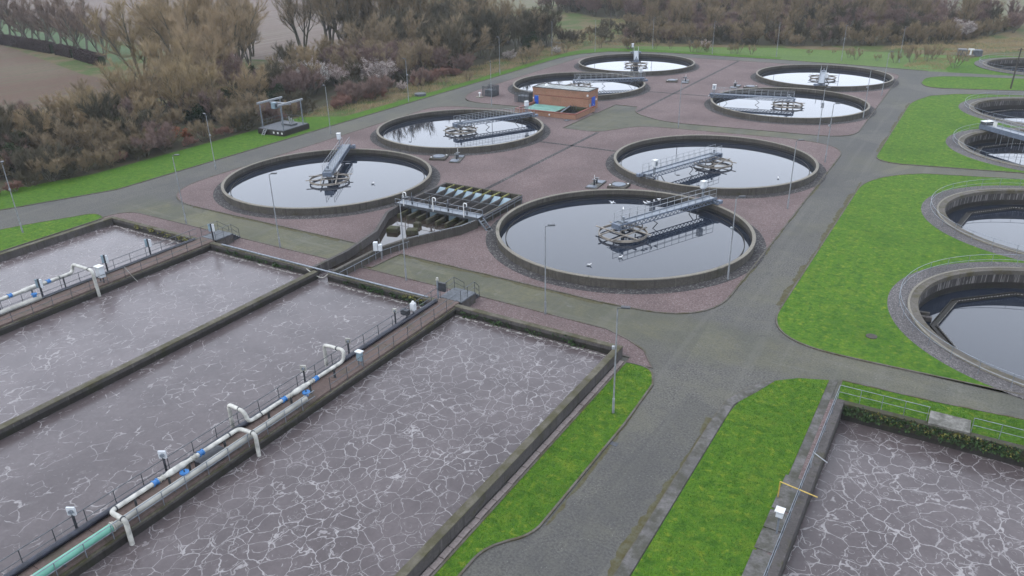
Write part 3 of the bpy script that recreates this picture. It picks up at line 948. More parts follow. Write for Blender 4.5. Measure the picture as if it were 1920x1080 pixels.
TANKS = [  # x, y, bridge angle, tank label, bridge label
    (-72.25, 72.6, 122, 'round concrete settling tank left of the flume, with trees mirrored in it', 'blue grey scraper bridge pointing to the verge on the tank left of the flume'),
    (-72.25, 103.3, 61, 'round concrete settling tank in front of the brick pump house', 'scraper bridge ending close to the brick pump house pit'),
    (-30.25, 72.4, 66, 'large round concrete settling tank with gulls on its dark water', 'scraper bridge with gulls perched along its handrail'),
    (-30.25, 103.0, -110, 'round concrete settling tank beyond the tank with gulls', 'scraper bridge above the tank behind the gull tank, cabinet on inner side'),
    (-72.25, 176.4, 113, 'round concrete settling tank at the bend of the back road', 'scraper bridge on the tank at the bend of the back road'),
    (-72.25, 146.2, 36, 'round concrete settling tank directly behind the brick pump house', 'scraper bridge on the tank directly behind the brick pump house'),
    (-30.25, 176.4, -81, 'round concrete settling tank where the back road meets the straight road', 'scraper bridge on the tank where back road meets straight road, seen end on'),
    (-30.25, 145.7, -172, 'round concrete settling tank beside the green cross road and straight road', 'scraper bridge lying almost parallel to the green cross road'),
]
br0 = make_bridge()
for i, (x, y, a, tl, bl) in enumerate(TANKS):
    t = thing('settling_tank', tl, 'tank', (x, y, 0), RNG.uniform(0, 6), 'settling tanks')
    for nm, me in (('wall', tank_wall), ('coping', tank_cop), ('wet_band', tank_wet), ('weir', tank_weir), ('apron', tank_apron)):
        link(nm, me, None, t)
    struct(link('water', tank_water, None, None, (x, y, 0)))
    if i == 0:
        br0.location = (x, y, 0); br0.rotation_euler.z = math.radians(a); br0['label'] = bl
    else:
        dup(br0, (x, y, 0), math.radians(a), None, bl)

# ------------------------------------------------------------------ railings
def railing(name, label, pts, h=1.1, gap=1.8, mat='galvanised', closed=False, cat='railing', group=None, r=0.028, mid=True, z=0.0):
    P = [Vector((p[0], p[1], p[2] if len(p) > 2 else z)) for p in pts]
    o0 = P[0]
    t = thing(name, label, cat, o0, 0, group)
    loc = [p - o0 for p in P]
    MB().tube([p + Vector((0, 0, h)) for p in loc], r, 6, closed).build('top_rail', M[mat], t)
    if mid:
        MB().tube([p + Vector((0, 0, h * 0.52)) for p in loc], r * 0.85, 6, closed).build('mid_rail', M[mat], t)
    pm = MB().tube([(0, 0, 0), (0, 0, h)], r, 6).mesh('post'); pm.materials.append(M[mat])
    seg = loc + ([loc[0]] if closed else [])
    acc = 0.0
    link('post', pm, None, t, seg[0])
    for a, b in zip(seg[:-1], seg[1:]):
        L = (b - a).length
        d = gap - acc
        while d <= L + 1e-6:
            link('post', pm, None, t, a + (b - a) * (d / L))
            d += gap
        acc = L - (d - gap)
    return t

# ------------------------------------------------------------------ sunken round tanks on the right
RL = ['round sunken tank nearest the mossy basin, octagonal weir inside', 'round sunken tank second along the lawn from the mossy basin', 'round sunken tank crossed by a blue steel bridge',
      'round sunken tank beside the oval grass island', 'round sunken tank out beyond the back road']
RRL = ['curved galvanised railing on the tank nearest the mossy basin', 'curved galvanised railing on the second tank from the mossy basin', 'curved galvanised railing on the tank with the blue steel bridge',
       'curved galvanised railing on the tank beside the oval grass island', 'curved galvanised railing on the tank beyond the back road']
mr = MB(); mr.ring(0, 0, [(RT_LIP, -0.1), (RT_LIP, 0.09), (RT_OUT, 0.075), (RT_OUT, -0.1)], 144)
rt_ap = mr.mesh('apron'); rt_ap.materials.append(M['aggregate'])
mr = MB(); mr.ring(0, 0, [(RT_LIP + 0.01, -0.2), (RT_LIP + 0.01, 0.20), (RT_IN, 0.20), (RT_IN, -0.2)], 144)
rt_rim = mr.mesh('rim'); rt_rim.materials.append(M['kerb_stone'])
mr = MB(); mr.ring(0, 0, [(RT_LIP + 0.03, 0.1), (RT_LIP + 0.03, 0.23), (RT_LIP - 0.16, 0.23), (RT_LIP - 0.16, 0.1)], 144)
rt_lip = mr.mesh('lip'); rt_lip.materials.append(M['coping'])
mr = MB(); mr.ring(0, 0, [(RT_IN + 0.3, -0.2), (RT_IN + 0.02, 0.18), (RT_IN + 0.02, -2.0), (RT_IN + 0.3, -2.0)], 144)
rt_wall = mr.mesh('wall'); rt_wall.materials.append(M['streaky_concrete'])
mr = MB(); mr.ring(0, 0, [(RT_IN + 0.02, -0.98), (RT_IN + 0.012, -0.98), (RT_IN + 0.012, -2.0), (RT_IN + 0.02, -2.0)], 144)
rt_wet = mr.mesh('wet_band'); rt_wet.materials.append(M['wet_concrete'])
mr = MB(); mr.disc(0, 0, RT_IN + 0.1, -1.62, 128)
rt_wat = mr.mesh('water', False); rt_wat.materials.append(M['water'])
# octagonal weir trough
NW = 10
mw = MB()
for k in range(NW):
    a, b = 2 * PI * k / NW, 2 * PI * (k + 1) / NW
    for r_, zt, w in ((10.45, -1.42, 0.07), (9.95, -1.42, 0.07)):
        mw.beam((r_ * math.cos(a), r_ * math.sin(a), zt - 0.12), (r_ * math.cos(b), r_ * math.sin(b), zt - 0.12), w, 0.24)
    mw.beam((10.2 * math.cos(a), 10.2 * math.sin(a), -1.58), (10.2 * math.cos(b), 10.2 * math.sin(b), -1.58), 0.45, 0.05)
rt_weir = mw.mesh('weir', False); rt_weir.materials.append(M['wet_concrete'])
# v-notch teeth along the weir
mt = MB()
for k in range(NW):
    a, b = 2 * PI * k / NW, 2 * PI * (k + 1) / NW
    p, q = Vector((9.9 * math.cos(a), 9.9 * math.sin(a), 0)), Vector((9.9 * math.cos(b), 9.9 * math.sin(b), 0))
    n = int((q - p).length / 0.3)
    for i in range(n):
        c0 = p.lerp(q, (i + 0.25) / n); c1 = p.lerp(q, (i + 0.75) / n)
        mt.beam((c0.x, c0.y, -1.37), (c1.x, c1.y, -1.37), 0.02, 0.09)
rt_teeth = mt.mesh('weir_notches', False); rt_teeth.materials.append(M['scum'])
for i, (x, y) in enumerate(RT):
    t = thing('round_tank', RL[i], 'tank', (x, y, 0), 0.12 + i * 0.05, 'sunken round tanks')
    for nm, me in (('apron', rt_ap), ('rim', rt_rim), ('lip', rt_lip), ('wall', rt_wall), ('wet_band', rt_wet), ('weir', rt_weir)):
        o = link(nm, me, None, t)
    o = link('weir_notches', rt_teeth, None, t)
    o['kind'] = 'stuff'
    ob = MB().bev(-11.7, -10.3, 0.9, 1.25, -1.8, -1.22, 0.03).build('outlet_trough', M['basin_concrete'], t, False)
    MB().bev(-11.7, -10.4, 2.0, 2.3, -1.8, -1.3, 0.03).build('outlet_trough', M['basin_concrete'], t, False)
    struct(link('water', rt_wat, None, None, (x, y, 0)))
    tr_ = railing('tank_railing', RRL[i], [(x + 13.2 * math.cos(2 * PI * k / 72), y + 13.2 * math.sin(2 * PI * k / 72), 0.085) for k in range(72)], 1.1, 2.3, 'galvanised', True, group='round tank railings', r=0.022)

# half bridge on the third sunken tank
t = thing('steel_bridge', 'blue grey steel half bridge with hanging chains over a sunken tank', 'bridge', (RT[2][0], RT[2][1], 0), math.radians(136))
for s in (-1, 1):
    MB().mm(0, 13.4, s * 0.75 - 0.06, s * 0.75 + 0.06, 0.35, 1.05).build('girder', M['blue_steel'], t, False)
    r = MB().tube([(0, s * 0.75, 2.05), (12.2, s * 0.75, 2.05)], 0.03, 6).tube([(0, s * 0.75, 1.55), (12.2, s * 0.75, 1.55)], 0.025, 6).build('handrail', M['pale_steel'], t)
    for k in range(9):
        MB().tube([(0.2 + k * 1.5, s * 0.75, 1.0), (0.2 + k * 1.5, s * 0.75, 2.05)], 0.028, 6).build('handrail_post', M['pale_steel'], r)
MB().mm(0, 13.3, -0.7, 0.7, 0.92, 0.98).build('deck', M['galvanised'], t, False)
MB().bev(12.4, 13.3, -0.8, 0.8, 0.25, 1.5, 0.05).build('end_cabinet', M['rail_steel'], t, False)
MB().bev(12.35, 13.35, -0.85, 0.85, 1.5, 1.56, 0.02).build('cabinet_lid', M['white_paint'], t, False)
MB().mm(10.2, 10.9, 0.80, 0.83, 1.25, 1.95).build('notice_board', M['white_paint'], t, False)
for k in range(9):
    MB().tube([(2.0 + k * 1.05, 0.3 * (k % 2), 0.4), (2.0 + k * 1.05, 0.3 * (k % 2), -1.4)], 0.03, 5).build('hanging_rod', M['pale_steel'], t)

# ------------------------------------------------------------------ railings of the far basin and details there
railing('basin_railing', 'galvanised two rail railing along the mossy basin path', [(BX0 - 0.45, 5, 0.16), (BX0 - 0.45, BY1 + 0.42, 0.16)], 1.1, 2.4, 'galvanised', r=0.021)
railing('basin_railing', 'galvanised railing on the mossy wall up to the pale slab', [(BX0 - 0.45, BY1 + 0.44, 0.16), (0.95, BY1 + 0.44, 0.16)], 1.1, 1.37, 'galvanised', r=0.021)
railing('basin_railing', 'galvanised railing continuing beyond the pale slab', [(3.45, BY1 + 0.44, 0.16), (40, BY1 + 0.44, 0.16)], 1.1, 1.55, 'galvanised', r=0.021)
t = thing('davit_frame', 'thin yellow steel arm reaching across the path to the basin', 'davit', (-5.65, 38.0, 0.07))
MB().tube([(0, 0, 0), (0, 0, 1.15)], 0.035, 8).build('upright', M['yellow_paint'], t)
MB().tube([(0, 0, 1.15), (2.1, -0.35, 1.15)], 0.035, 8).build('arm', M['yellow_paint'], t)
t = thing('sensor_kiosk', 'small white instrument box on a grey post beside the basin path', 'instrument box', (-4.98, 35.0, 0.07))
MB().beam((0, 0, 0), (0, 0, 1.2), 0.09).build('post', M['galvanised'], t, False)
MB().bev(-0.18, 0.18, -0.12, 0.12, 1.2, 1.65, 0.02).build('box', M['cabinet_white'], t, False)
MB().mm(-0.24, 0.24, -0.3, 0.2, 1.66, 1.70).build('hood', M['white_paint'], t, False)
t = thing('steel_bracket', 'pale steel bracket fixed to the basin railing', 'bracket', (-4.6, 41.6, 0.16))
MB().tube([(0, 0, 0), (0, 0, 1.2)], 0.03, 6).build('post', M['pale_steel'], t)
MB().tube([(0, 0, 1.15), (0.9, -0.3, 0.9)], 0.03, 6).build('arm', M['pale_steel'], t)
tag(MB().cyl(0, 0, 0.42, 0.0, 0.05, 24).build('manhole_cover', M['timber'], None, True, (-4.0, 61.1, 0.07)), 'brown round cover sunk in the big lawn', 'manhole')
tag(MB().bev(-0.3, 0.3, -0.2, 0.2, 0, 0.02, 0.01).build('drain_grate', M['dark_steel'], None, False, (-16.0, 38.2, 0.0)), 'dark iron drain grate beside the near grass kerb', 'drain')

# ------------------------------------------------------------------ walkways over the basins with air pipes
def bend(p, q, r, s, n=6):
    return [Vector(p) * (1 - k / n) ** 2 + Vector(q) * (2 * (k / n) * (1 - k / n)) + Vector(r) * (k / n) ** 2 for k in range(n + 1)]
def smoothpath(pts, rad=0.35):
    P = [Vector(p) for p in pts]
    out = [P[0]]
    for i in range(1, len(P) - 1):
        a = P[i] + (P[i - 1] - P[i]).normalized() * min(rad, (P[i - 1] - P[i]).length * 0.48)
        b = P[i] + (P[i + 1] - P[i]).normalized() * min(rad, (P[i + 1] - P[i]).length * 0.48)
        out += bend(a, P[i], b, None)
    out.append(P[-1])
    return out

w2 = thing('walkway', 'pinkish concrete walkway with white and green pipes between two foaming lanes', 'walkway', (-36.2, 0, 0))
y = -20.0
slabm = MB().bev(-0.93, 0.95, 0.0, 2.98, WT - 0.12, WT + 0.05, 0.015).mesh('deck_slab'); slabm.materials.append(M['deck_concrete'])
for k in range(23):
    link('deck_slab', slabm, None, w2, (0, -20.0 + k * 3.0, 0))
w1 = thing('walkway', 'pinkish concrete walkway between the two lanes beside the inlet channel', 'walkway', (-67.2, 0, 0))
for k in range(23):
    link('deck_slab', slabm, None, w1, (0, -20.0 + k * 3.0, 0)).scale.x = 1.05
for x, lab in ((-36.2, 'grey slatted landing and steps at end of walkway with green pipe'), (-67.2, 'grey slatted landing and steps at end of walkway by the verge lane')):
    t = thing('landing', lab, 'steps', (x, 49.0, 0))
    MB().bev(-1.15, 1.15, 0.02, 2.3, 0.9, 1.02, 0.02).build('platform', M['iron_lid'], t, False)
    MB().mm(-1.1, 1.1, 0.1, 2.25, 0.0, 0.9).build('base', M['basin_concrete'], t, False)
    for k in range(4):
        MB().mm(-0.75, 0.75, 2.32 + k * 0.28, 2.60 + k * 0.28, 0.0, 0.82 - k * 0.2).build('step', M['dark_steel'], t, False)
    for s in (-1, 1):
        r = MB().tube([(s * 1.08, 0, 2.05), (s * 1.08, 2.2, 2.05), (s * 0.8, 3.3, 1.15), (s * 0.8, 3.3, 0.2)], 0.026, 6)
        r.tube([(s * 1.08, 0, 1.55), (s * 1.08, 2.2, 1.55), (s * 0.8, 3.2, 0.75)], 0.022, 6)
        for yy in (0.05, 1.1, 2.2):
            r.tube([(s * 1.08, yy, 1.0), (s * 1.08, yy, 2.05)], 0.026, 6)
        r.build('handrail', M['rail_steel'], t)
DZ = WT + 0.05
railing('walkway_railing', 'dark two rail railing beside the navy pipe', [(-37.28, -10, 0.83), (-37.28, 48.6, 0.83)], 1.2, 1.75, 'rail_steel', group='walkway railings')
railing('walkway_railing', 'grey low railing on the mossy ledge beside the green pipe', [(-35.16, -10, 0.83), (-35.16, 31.5, 0.83)], 0.95, 1.55, 'galvanised', group='walkway railings')
railing('walkway_railing', 'dark railing on the mossy ledge near the slatted landing', [(-35.16, 33.0, 0.83), (-35.16, 48.6, 0.83)], 1.15, 1.75, 'rail_steel', group='walkway railings')
railing('walkway_railing', 'dark railing on the verge side of the far walkway', [(-68.42, -10, 0.83), (-68.42, 48.6, 0.83)], 1.2, 1.75, 'rail_steel', group='walkway railings')
railing('walkway_railing', 'dark railing on the divider side of the far walkway', [(-66.1, 0, 0.83), (-66.1, 48.6, 0.83)], 1.1, 1.75, 'rail_steel', group='walkway railings')

def pipe(name, label, pts, r, mat, rad=0.35, cat='pipe', group=None):
    P = smoothpath(pts, rad) if len(pts) > 2 else [Vector(p) for p in pts]
    o0 = P[0].copy()
    o = MB().tube([p - o0 for p in P], r, 12).build(name, M[mat], None, True, o0)
    return tag(o, label, cat, group)

def flange(t, p, d, r, mat, L=0.12):
    p, d = Vector(p), Vector(d).normalized()
    MB().tube([p - d * L / 2, p + d * L / 2], r, 14).build('flange', M[mat], t)

def pipe_thing(name, label, segs, mat, cat='pipe', group=None, flanges=(), supports=(), sup_mat='rail_steel', valves=(), reducers=()):
    o0 = Vector(segs[0][0][0])
    t = thing(name, label, cat, (o0.x, o0.y, 0), 0, group)
    off = Vector((o0.x, o0.y, 0))
    for pts, r in segs:
        P = smoothpath([Vector(p) - off for p in pts], 0.34) if len(pts) > 2 else [Vector(p) - off for p in pts]
        MB().tube(P, r, 12).build('run', M[mat], t)
    for p, d, r in flanges:
        flange(t, Vector(p) - off, d, r, 'dark_steel' if r < 0.2 else 'pipe_cream', 0.07)
    for p, d, r, vm in valves:
        v = MB(); q = Vector(p) - off; dd = Vector(d).normalized()
        v.tube([q - dd * 0.16, q - dd * 0.10, q - dd * 0.10, q + dd * 0.10, q + dd * 0.10, q + dd * 0.16], [r * 1.5, r * 1.5, r * 1.15, r * 1.15, r * 1.5, r * 1.5], 14)
        v.build('coupling', M[vm], t)
    for p, d, r in reducers:
        q = Vector(p) - off; dd = Vector(d).normalized()
        MB().tube([q - dd * 0.75, q - dd * 0.45, q + dd * 0.45, q + dd * 0.75], [r, r * 1.45, r * 1.45, r], 14).build('flow_meter', M[mat], t)
    for (x, y, z0, z1) in supports:
        MB().beam((x - off.x - 0.06, y - off.y, z0), (x - off.x - 0.06, y - off.y, z1), 0.06).beam((x - off.x + 0.06, y - off.y, z0), (x - off.x + 0.06, y - off.y, z1), 0.06).mm(x - off.x - 0.14, x - off.x + 0.14, y - off.y - 0.06, y - off.y + 0.06, z0, z0 + 0.03).build('support', M[sup_mat], t, False)
    return t
# near walkway pipes
pipe('navy_pipe', 'long navy blue pipe lying on left edge of the near walkway', [(-36.97, -15, DZ + 0.20), (-36.97, 36.5, DZ + 0.20), (-36.97, 48.0, DZ + 0.16)], 0.19, 'pipe_navy')
LP = -35.45
t = pipe_thing('green_pipe', 'turquoise green pipe along the walkway with a rusty patch', [(((LP, -15, 1.38)), (LP, 16.55, 1.38))][0:0] or [([(LP, -15, 1.38), (LP, 16.5, 1.38)], 0.235)], 'pipe_green',
               flanges=[((LP, 16.55, 1.38), (0, 1, 0), 0.30), ((LP, 12.3, 1.38), (0, 1, 0), 0.25)], supports=[(LP, 6 + 2.6 * k, DZ, 1.2) for k in range(5)])
MB().tube([(0, 11.62 + 15, 1.38), (0, 12.1 + 15, 1.38)], 0.2385, 12).build('rust_patch', M['pipe_rust'], t)
pipe_thing('cream_pipe', 'thick cream white pipe continuing from the green one along the ledge', [([(LP, 16.6, 1.38), (LP, 30.9, 1.38)], 0.20)], 'pipe_cream',
           flanges=[((LP, 16.66, 1.38), (0, 1, 0), 0.26), ((LP, 24.3, 1.38), (0, 1, 0), 0.23), ((LP, 30.9, 1.38), (0, 1, 0), 0.21)], supports=[(LP, 18 + 2.4 * k, 0.85, 1.25) for k in range(6)])
UP, UZ = -36.05, 1.85
pipe_thing('white_pipe', 'white overhead pipe with both ends dropping into the foamiest lane', [([(-34.72, 16.95, -0.1), (-34.72, 16.95, UZ), (UP, 16.95, UZ), (UP, 25.8, UZ), (-34.72, 25.9, UZ), (-34.72, 25.9, -0.1)], 0.135)], 'pipe_white',
           group='white pipe loops on the near walkway',
           flanges=[((UP, 17.3, UZ), (0, 1, 0), 0.16), ((UP, 25.0, UZ), (0, 1, 0), 0.16), ((-34.95, 16.95, UZ), (1, 0, 0), 0.16), ((-34.95, 25.9, UZ), (1, 0, 0), 0.16)],
           supports=[(UP, 18.4, DZ, UZ), (UP, 20.6, DZ, UZ), (UP, 22.0, DZ, UZ), (UP, 24.6, DZ, UZ)],
           valves=[((UP, 19.75, UZ), (0, 1, 0), 0.135, 'valve_blue'), ((UP, 22.9, UZ), (0, 1, 0), 0.135, 'valve_blue'), ((UP, 20.15, UZ), (0, 1, 0), 0.12, 'pipe_cream'), ((UP, 22.4, UZ), (0, 1, 0), 0.12, 'pipe_cream')],
           reducers=[((UP, 21.2, UZ), (0, 1, 0), 0.135)])
pipe_thing('white_pipe', 'white overhead pipe with both ends reaching over the smoother lane', [([(-37.75, 26.6, 0.9), (-37.75, 26.6, 2.65), (-36.2, 26.5, 2.65), (UP, 26.6, UZ), (UP, 35.4, UZ), (UP, 35.6, 2.65), (-37.9, 35.5, 2.65), (-37.9, 35.5, 0.9)], 0.13)], 'pipe_white',
           group='white pipe loops on the near walkway',
           flanges=[((UP, 27.6, UZ), (0, 1, 0), 0.155), ((-36.7, 26.55, 2.65), (1, 0, 0), 0.155), ((-36.7, 35.55, 2.65), (1, 0, 0), 0.155)],
           supports=[(UP, 28.2, DZ, UZ), (UP, 30.2, DZ, UZ), (UP, 32.0, DZ, UZ), (UP, 34.4, DZ, UZ)],
           valves=[((UP, 29.6, UZ), (0, 1, 0), 0.13, 'valve_blue'), ((UP, 32.6, UZ), (0, 1, 0), 0.13, 'valve_blue'), ((UP, 30.05, UZ), (0, 1, 0), 0.115, 'pipe_cream'), ((UP, 32.15, UZ), (0, 1, 0), 0.115, 'pipe_cream')],
           reducers=[((UP, 31.1, UZ), (0, 1, 0), 0.13)])
for yy, lab in ((21.35, 'blue gate valve under the white pipe beside the foamiest lane'), (31.2, 'blue gate valve at capped end of the cream pipe')):
    t = thing('gate_valve', lab, 'valve', (-35.62, yy, 1.4), 0, 'blue gate valves')
    MB().cyl(0, 0, 0.15, 0, 0.22, 16).build('body', M['valve_blue'], t)
    MB().cyl(0, 0, 0.27, 0.22, 0.30, 20).build('bonnet', M['valve_blue'], t)
    MB().tube([(0, 0, 0.3), (0, 0, 0.45)], 0.04, 8).build('stem', M['dark_steel'], t)
# far walkway pipes
FP = -68.95
pipe_thing('white_pipe', 'white pipe on the far walkway with an arch dropping into the divider lane', [([(FP, -5, 2.0), (FP, 35.3, 2.0), (FP, 35.5, 2.75), (-66.0, 35.5, 2.75), (-65.85, 35.5, -0.1)], 0.15)], 'pipe_white',
           flanges=[((-66.5, 35.5, 2.75), (1, 0, 0), 0.18), ((FP, 34.0, 2.0), (0, 1, 0), 0.18)], supports=[(FP + 0.1, 14 + 2.9 * k, DZ - 0.1, 2.0) for k in range(8)],
           valves=[((FP, 29.6, 2.0), (0, 1, 0), 0.15, 'valve_blue'), ((FP, 33.0, 2.0), (0, 1, 0), 0.15, 'valve_blue')], reducers=[((FP, 31.3, 2.0), (0, 1, 0), 0.15)])
pipe('grey_pipe', 'thick grey pipe along the verge side of the far walkway', [(-68.05, -15, DZ + 0.22), (-68.05, 31.6, DZ + 0.22)], 0.22, 'pipe_cream')
pipe('navy_pipe', 'dark pipe continuing past the blue valve on the far walkway', [(-68.1, 31.7, DZ + 0.14), (-68.1, 48.0, DZ + 0.14)], 0.12, 'pipe_navy')
t = thing('gate_valve', 'blue gate valve at end of the thick grey pipe', 'valve', (-68.2, 31.2, 1.35), 0, 'blue gate valves')
MB().cyl(0, 0, 0.16, 0, 0.3, 16).build('body', M['valve_blue'], t)
MB().cyl(0, 0, 0.24, 0.3, 0.38, 20).build('bonnet', M['valve_blue'], t)

def board(x, y, z, rz, label, hgt=1.5, s=0.5, mat='cabinet_white', dial=True):
    t = thing('instrument_post', label, 'instrument', (x, y, z), rz, 'instrument posts on the walkways')
    MB().beam((0, 0, 0), (0, 0, hgt), 0.10).build('post', M['dark_steel'], t, False)
    MB().bev(-s / 2, s / 2, -0.05, 0.05, hgt - 0.05, hgt + s, 0.01).build('panel', M[mat], t, False)
    if dial:
        MB().tube([(0.02, -0.06, hgt + s * 0.45), (0.02, -0.16, hgt + s * 0.45)], s * 0.27, 14).build('dial_case', M['galvanised'], t)
    return t
board(-37.15, 15.6, DZ, 0.5, 'white instrument panel with round dial opposite the green pipe', 1.25, 0.46)
board(-37.15, 21.2, DZ, 0.5, 'white instrument panel with round dial opposite the first blue coupling', 1.25, 0.46)
board(-37.15, 32.6, DZ, 0.5, 'pale instrument panel with dial beside the second flow meter', 1.2, 0.42, 'pipe_cream')
board(-37.15, 37.2, DZ, 0.5, 'pale camera post on walkway beyond the white pipes', 1.2, 0.36, 'pipe_cream')
board(-37.2, 42.8, DZ, 0.4, 'pale post with small panel half way to the landing', 1.3, 0.30, 'pipe_cream')
t = thing('sensor_kiosk', 'white and blue enclosure on legs at the walkway kink', 'instrument box', (-35.55, 36.6, DZ))
for sx in (-0.16, 0.16):
    MB().beam((sx, 0, 0), (sx, 0, 0.9), 0.06).build('leg', M['galvanised'], t, False)
MB().bev(-0.22, 0.22, -0.13, 0.13, 0.45, 1.15, 0.02).build('box', M['gate_blue'], t, False)
MB().mm(-0.28, 0.28, -0.22, 0.2, 1.16, 1.22).build('hood', M['white_paint'], t, False)
t = thing('sensor_kiosk', 'pale enclosure with white dome beside the walkway near the landing', 'instrument box', (-37.0, 44.9, DZ))
MB().beam((0, 0, 0), (0, 0, 0.9), 0.08).build('post', M['galvanised'], t, False)
MB().bev(-0.2, 0.2, -0.18, 0.18, 0.6, 1.25, 0.03).build('box', M['cabinet_white'], t, False)
MB().cyl(0, 0, 0.17, 1.25, 1.42, 14, 0.08).build('dome', M['white_paint'], t)
MB().bev(-0.55, 0.15, -1.0, -0.6, 0.5, 0.95, 0.02).build('junction_box', M['dark_steel'], t, False)
t = thing('control_kiosk', 'black backed control panel on posts beside the slatted landing', 'control panel', (-37.25, 48.7, DZ))
MB().beam((0, 0, 0), (0, 0, 1.75), 0.12).build('post', M['galvanised'], t, False)
MB().bev(0.1, 0.75, 0.0, 0.22, 0.75, 1.55, 0.02).build('panel', M['dark_steel'], t, False)
MB().cyl(0, 0, 0.14, 1.75, 1.98, 12, 0.09).build('lamp', M['pipe_cream'], t)
for x, y, lab in ((-68.3, 31.9, 'white upright notice beside the blue valve on the far walkway'), (-68.3, 38.2, 'white and blue notice beside the hose on the far walkway'), (-68.35, 42.9, 'white and blue notice half along the far walkway'), (-66.3, 48.9, 'pair of white notices by the far landing')):
    t = thing('notice_post', lab, 'sign', (x, y, DZ), 0.5, 'notices on the far walkway')
    MB().beam((0, 0, 0), (0, 0, 1.85), 0.12).build('post', M['dark_steel'], t, False)
    for s in (-1, 1):
        MB().bev(s * 0.2 - 0.11, s * 0.2 + 0.11, -0.05, 0.05, 1.0, 1.8, 0.01).build('panel', M['cabinet_white'] if s > 0 else M['gate_blue'], t, False)
t = thing('control_cabinet', 'white electrical cabinet beside the pipe arch on the far walkway', 'cabinet', (-66.75, 36.6, DZ))
MB().bev(-0.35, 0.35, -0.25, 0.25, 0.55, 1.55, 0.02).build('box', M['cabinet_white'], t, False)
MB().mm(-0.4, 0.4, -0.32, 0.3, 1.56, 1.62).build('hood', M['white_paint'], t, False)
for sx in (-0.25, 0.25):
    MB().beam((sx, 0, 0), (sx, 0, 0.55), 0.08).build('leg', M['dark_steel'], t, False)
pipe('hose', 'pale hose hanging over the ledge of the far walkway', [(-66.1, 38.6, 1.9), (-65.8, 38.9, 1.0), (-65.6, 39.3, 0.15)], 0.03, 'pipe_cream', 0.2)
tag(MB().bev(-0.45, 0.45, -0.9, 0.9, 0, 0.5, 0.03).build('pump_box', M['dark_steel'], None, False, (-35.85, 23.4, DZ)), 'dark box on the walkway under the white pipe coupling', 'box')

# ------------------------------------------------------------------ inlet channel and distribution flume
plain('muddy', (0.05, 0.040, 0.034, 1), 0.04, 0, 0.2, 0.4, 0.5)
CH = thing('inlet_channel', 'open concrete channel leading from the flume to the basins', 'channel', (-50.8, 56, 0))
def chwall(pts, w, side, mat='basin_concrete'):
    P = [(x + 50.8, y - 56) for x, y in pts]
    o = strip('wall', P, w, -0.1, 1.0, M[mat], False, False, off=0 if side > 0 else -w)
    o.parent = CH
CHL = [(-51.75, 48.75), (-51.75, 53.5), (-52.9, 59.3), (-55.7, 64.6), (-56.25, 68.2)]
CHR = [(-49.75, 48.75), (-49.75, 55.5), (-48.9, 58.8), (-46.0, 64.7), (-45.6, 67.2)]
chwall(CHL, 0.36, -1); chwall(CHR, 0.36, 1, 'tank_concrete')
pool = CHL + CHR[::-1]
o = sheet('water', [[(p[0], p[1]) for p in pool]], 0.13, M['muddy'])
o2 = sheet('water', [[(-51.74, 48.0), (-49.76, 48.0), (-49.76, 51.6), (-51.74, 50.4)]], 0.14, M['foam_heavy'])
for (x, y, s, a, lab) in ((-52.75, 61.7, 0.62, 0.3, 'low square concrete pier standing in the channel pool by its wall'), (-51.35, 64.2, 0.36, 0.1, 'small concrete pier in the channel pool before the flume'), (-50.55, 62.2, 0.6, 0.5, 'mossy square concrete pier in the channel pool')):
    o = MB().bev(-s, s, -s * 0.8, s * 0.8, 0, 0.62, 0.08).build('concrete_pier', M['mossy_wall'], None, False, (x, y, 0.02))
    o.rotation_euler.z = a
    tag(o, lab, 'pier', 'piers in the channel pool')

FX0, FX1, FY0, FY1, FT = -56.2, -45.6, 67.7, 76.6, 1.05
FL = thing('distribution_flume', 'concrete flume of eight narrow channels with pale blue gates', 'flume', (FX0, FY0, 0))
W, D = FX1 - FX0, FY1 - FY0
MB().bev(-0.3, 0, 0, D, -0.1, FT, 0.02).build('side_wall', M['basin_concrete'], FL, False)
MB().bev(W, W + 0.3, 0, D, -0.1, FT, 0.02).build('side_wall', M['tank_concrete'], FL, False)
MB().bev(-0.3, W + 0.3, D, D + 0.3, -0.1, FT, 0.02).build('end_wall', M['mossy_wall'], FL, False)
MB().mm(0.0, W, 0.0, D, -0.05, 0.09).build('floor', M['wet_dark'], FL, False)
cw = W / 8
dm = MB().bev(-0.09, 0.09, 0.0, D, 0.0, FT - 0.06, 0.02).mesh('partition_wall', False); dm.materials.append(M['basin_concrete'])
for k in range(1, 8):
    link('partition_wall', dm, None, FL, (k * cw, 0, 0))
ym = MB().bev(-0.11, 0.11, D - 1.9, D, FT - 0.08, FT + 0.03, 0.02).mesh('mossy_cap', False); ym.materials.append(M['moss_yellow'])
for k in range(1, 8):
    link('mossy_cap', ym, None, FL, (k * cw, 0, 0.0))
gm = MB()
N = 8
for i in range(N):
    t0, t1 = i / N, (i + 1) / N
    f = lambda t: (D - 3.4 + 1.9 * t, 0.16 + 0.86 * t ** 1.6)
    (ya, za), (yb, zb) = f(t0), f(t1)
    gm.add([(0.14, ya, za), (cw - 0.14, ya, za), (cw - 0.14, yb, zb), (0.14, yb, zb), (0.14, ya, za - 0.05), (cw - 0.14, ya, za - 0.05), (cw - 0.14, yb, zb - 0.05), (0.14, yb, zb - 0.05)],
           [(0, 1, 2, 3), (7, 6, 5, 4), (0, 4, 5, 1), (1, 5, 6, 2), (2, 6, 7, 3), (3, 7, 4, 0)])
gme = gm.mesh('gate', False); gme.materials.append(M['gate_blue'])
for k in range(8):
    link('gate', gme, None, FL, (k * cw, 0, 0))
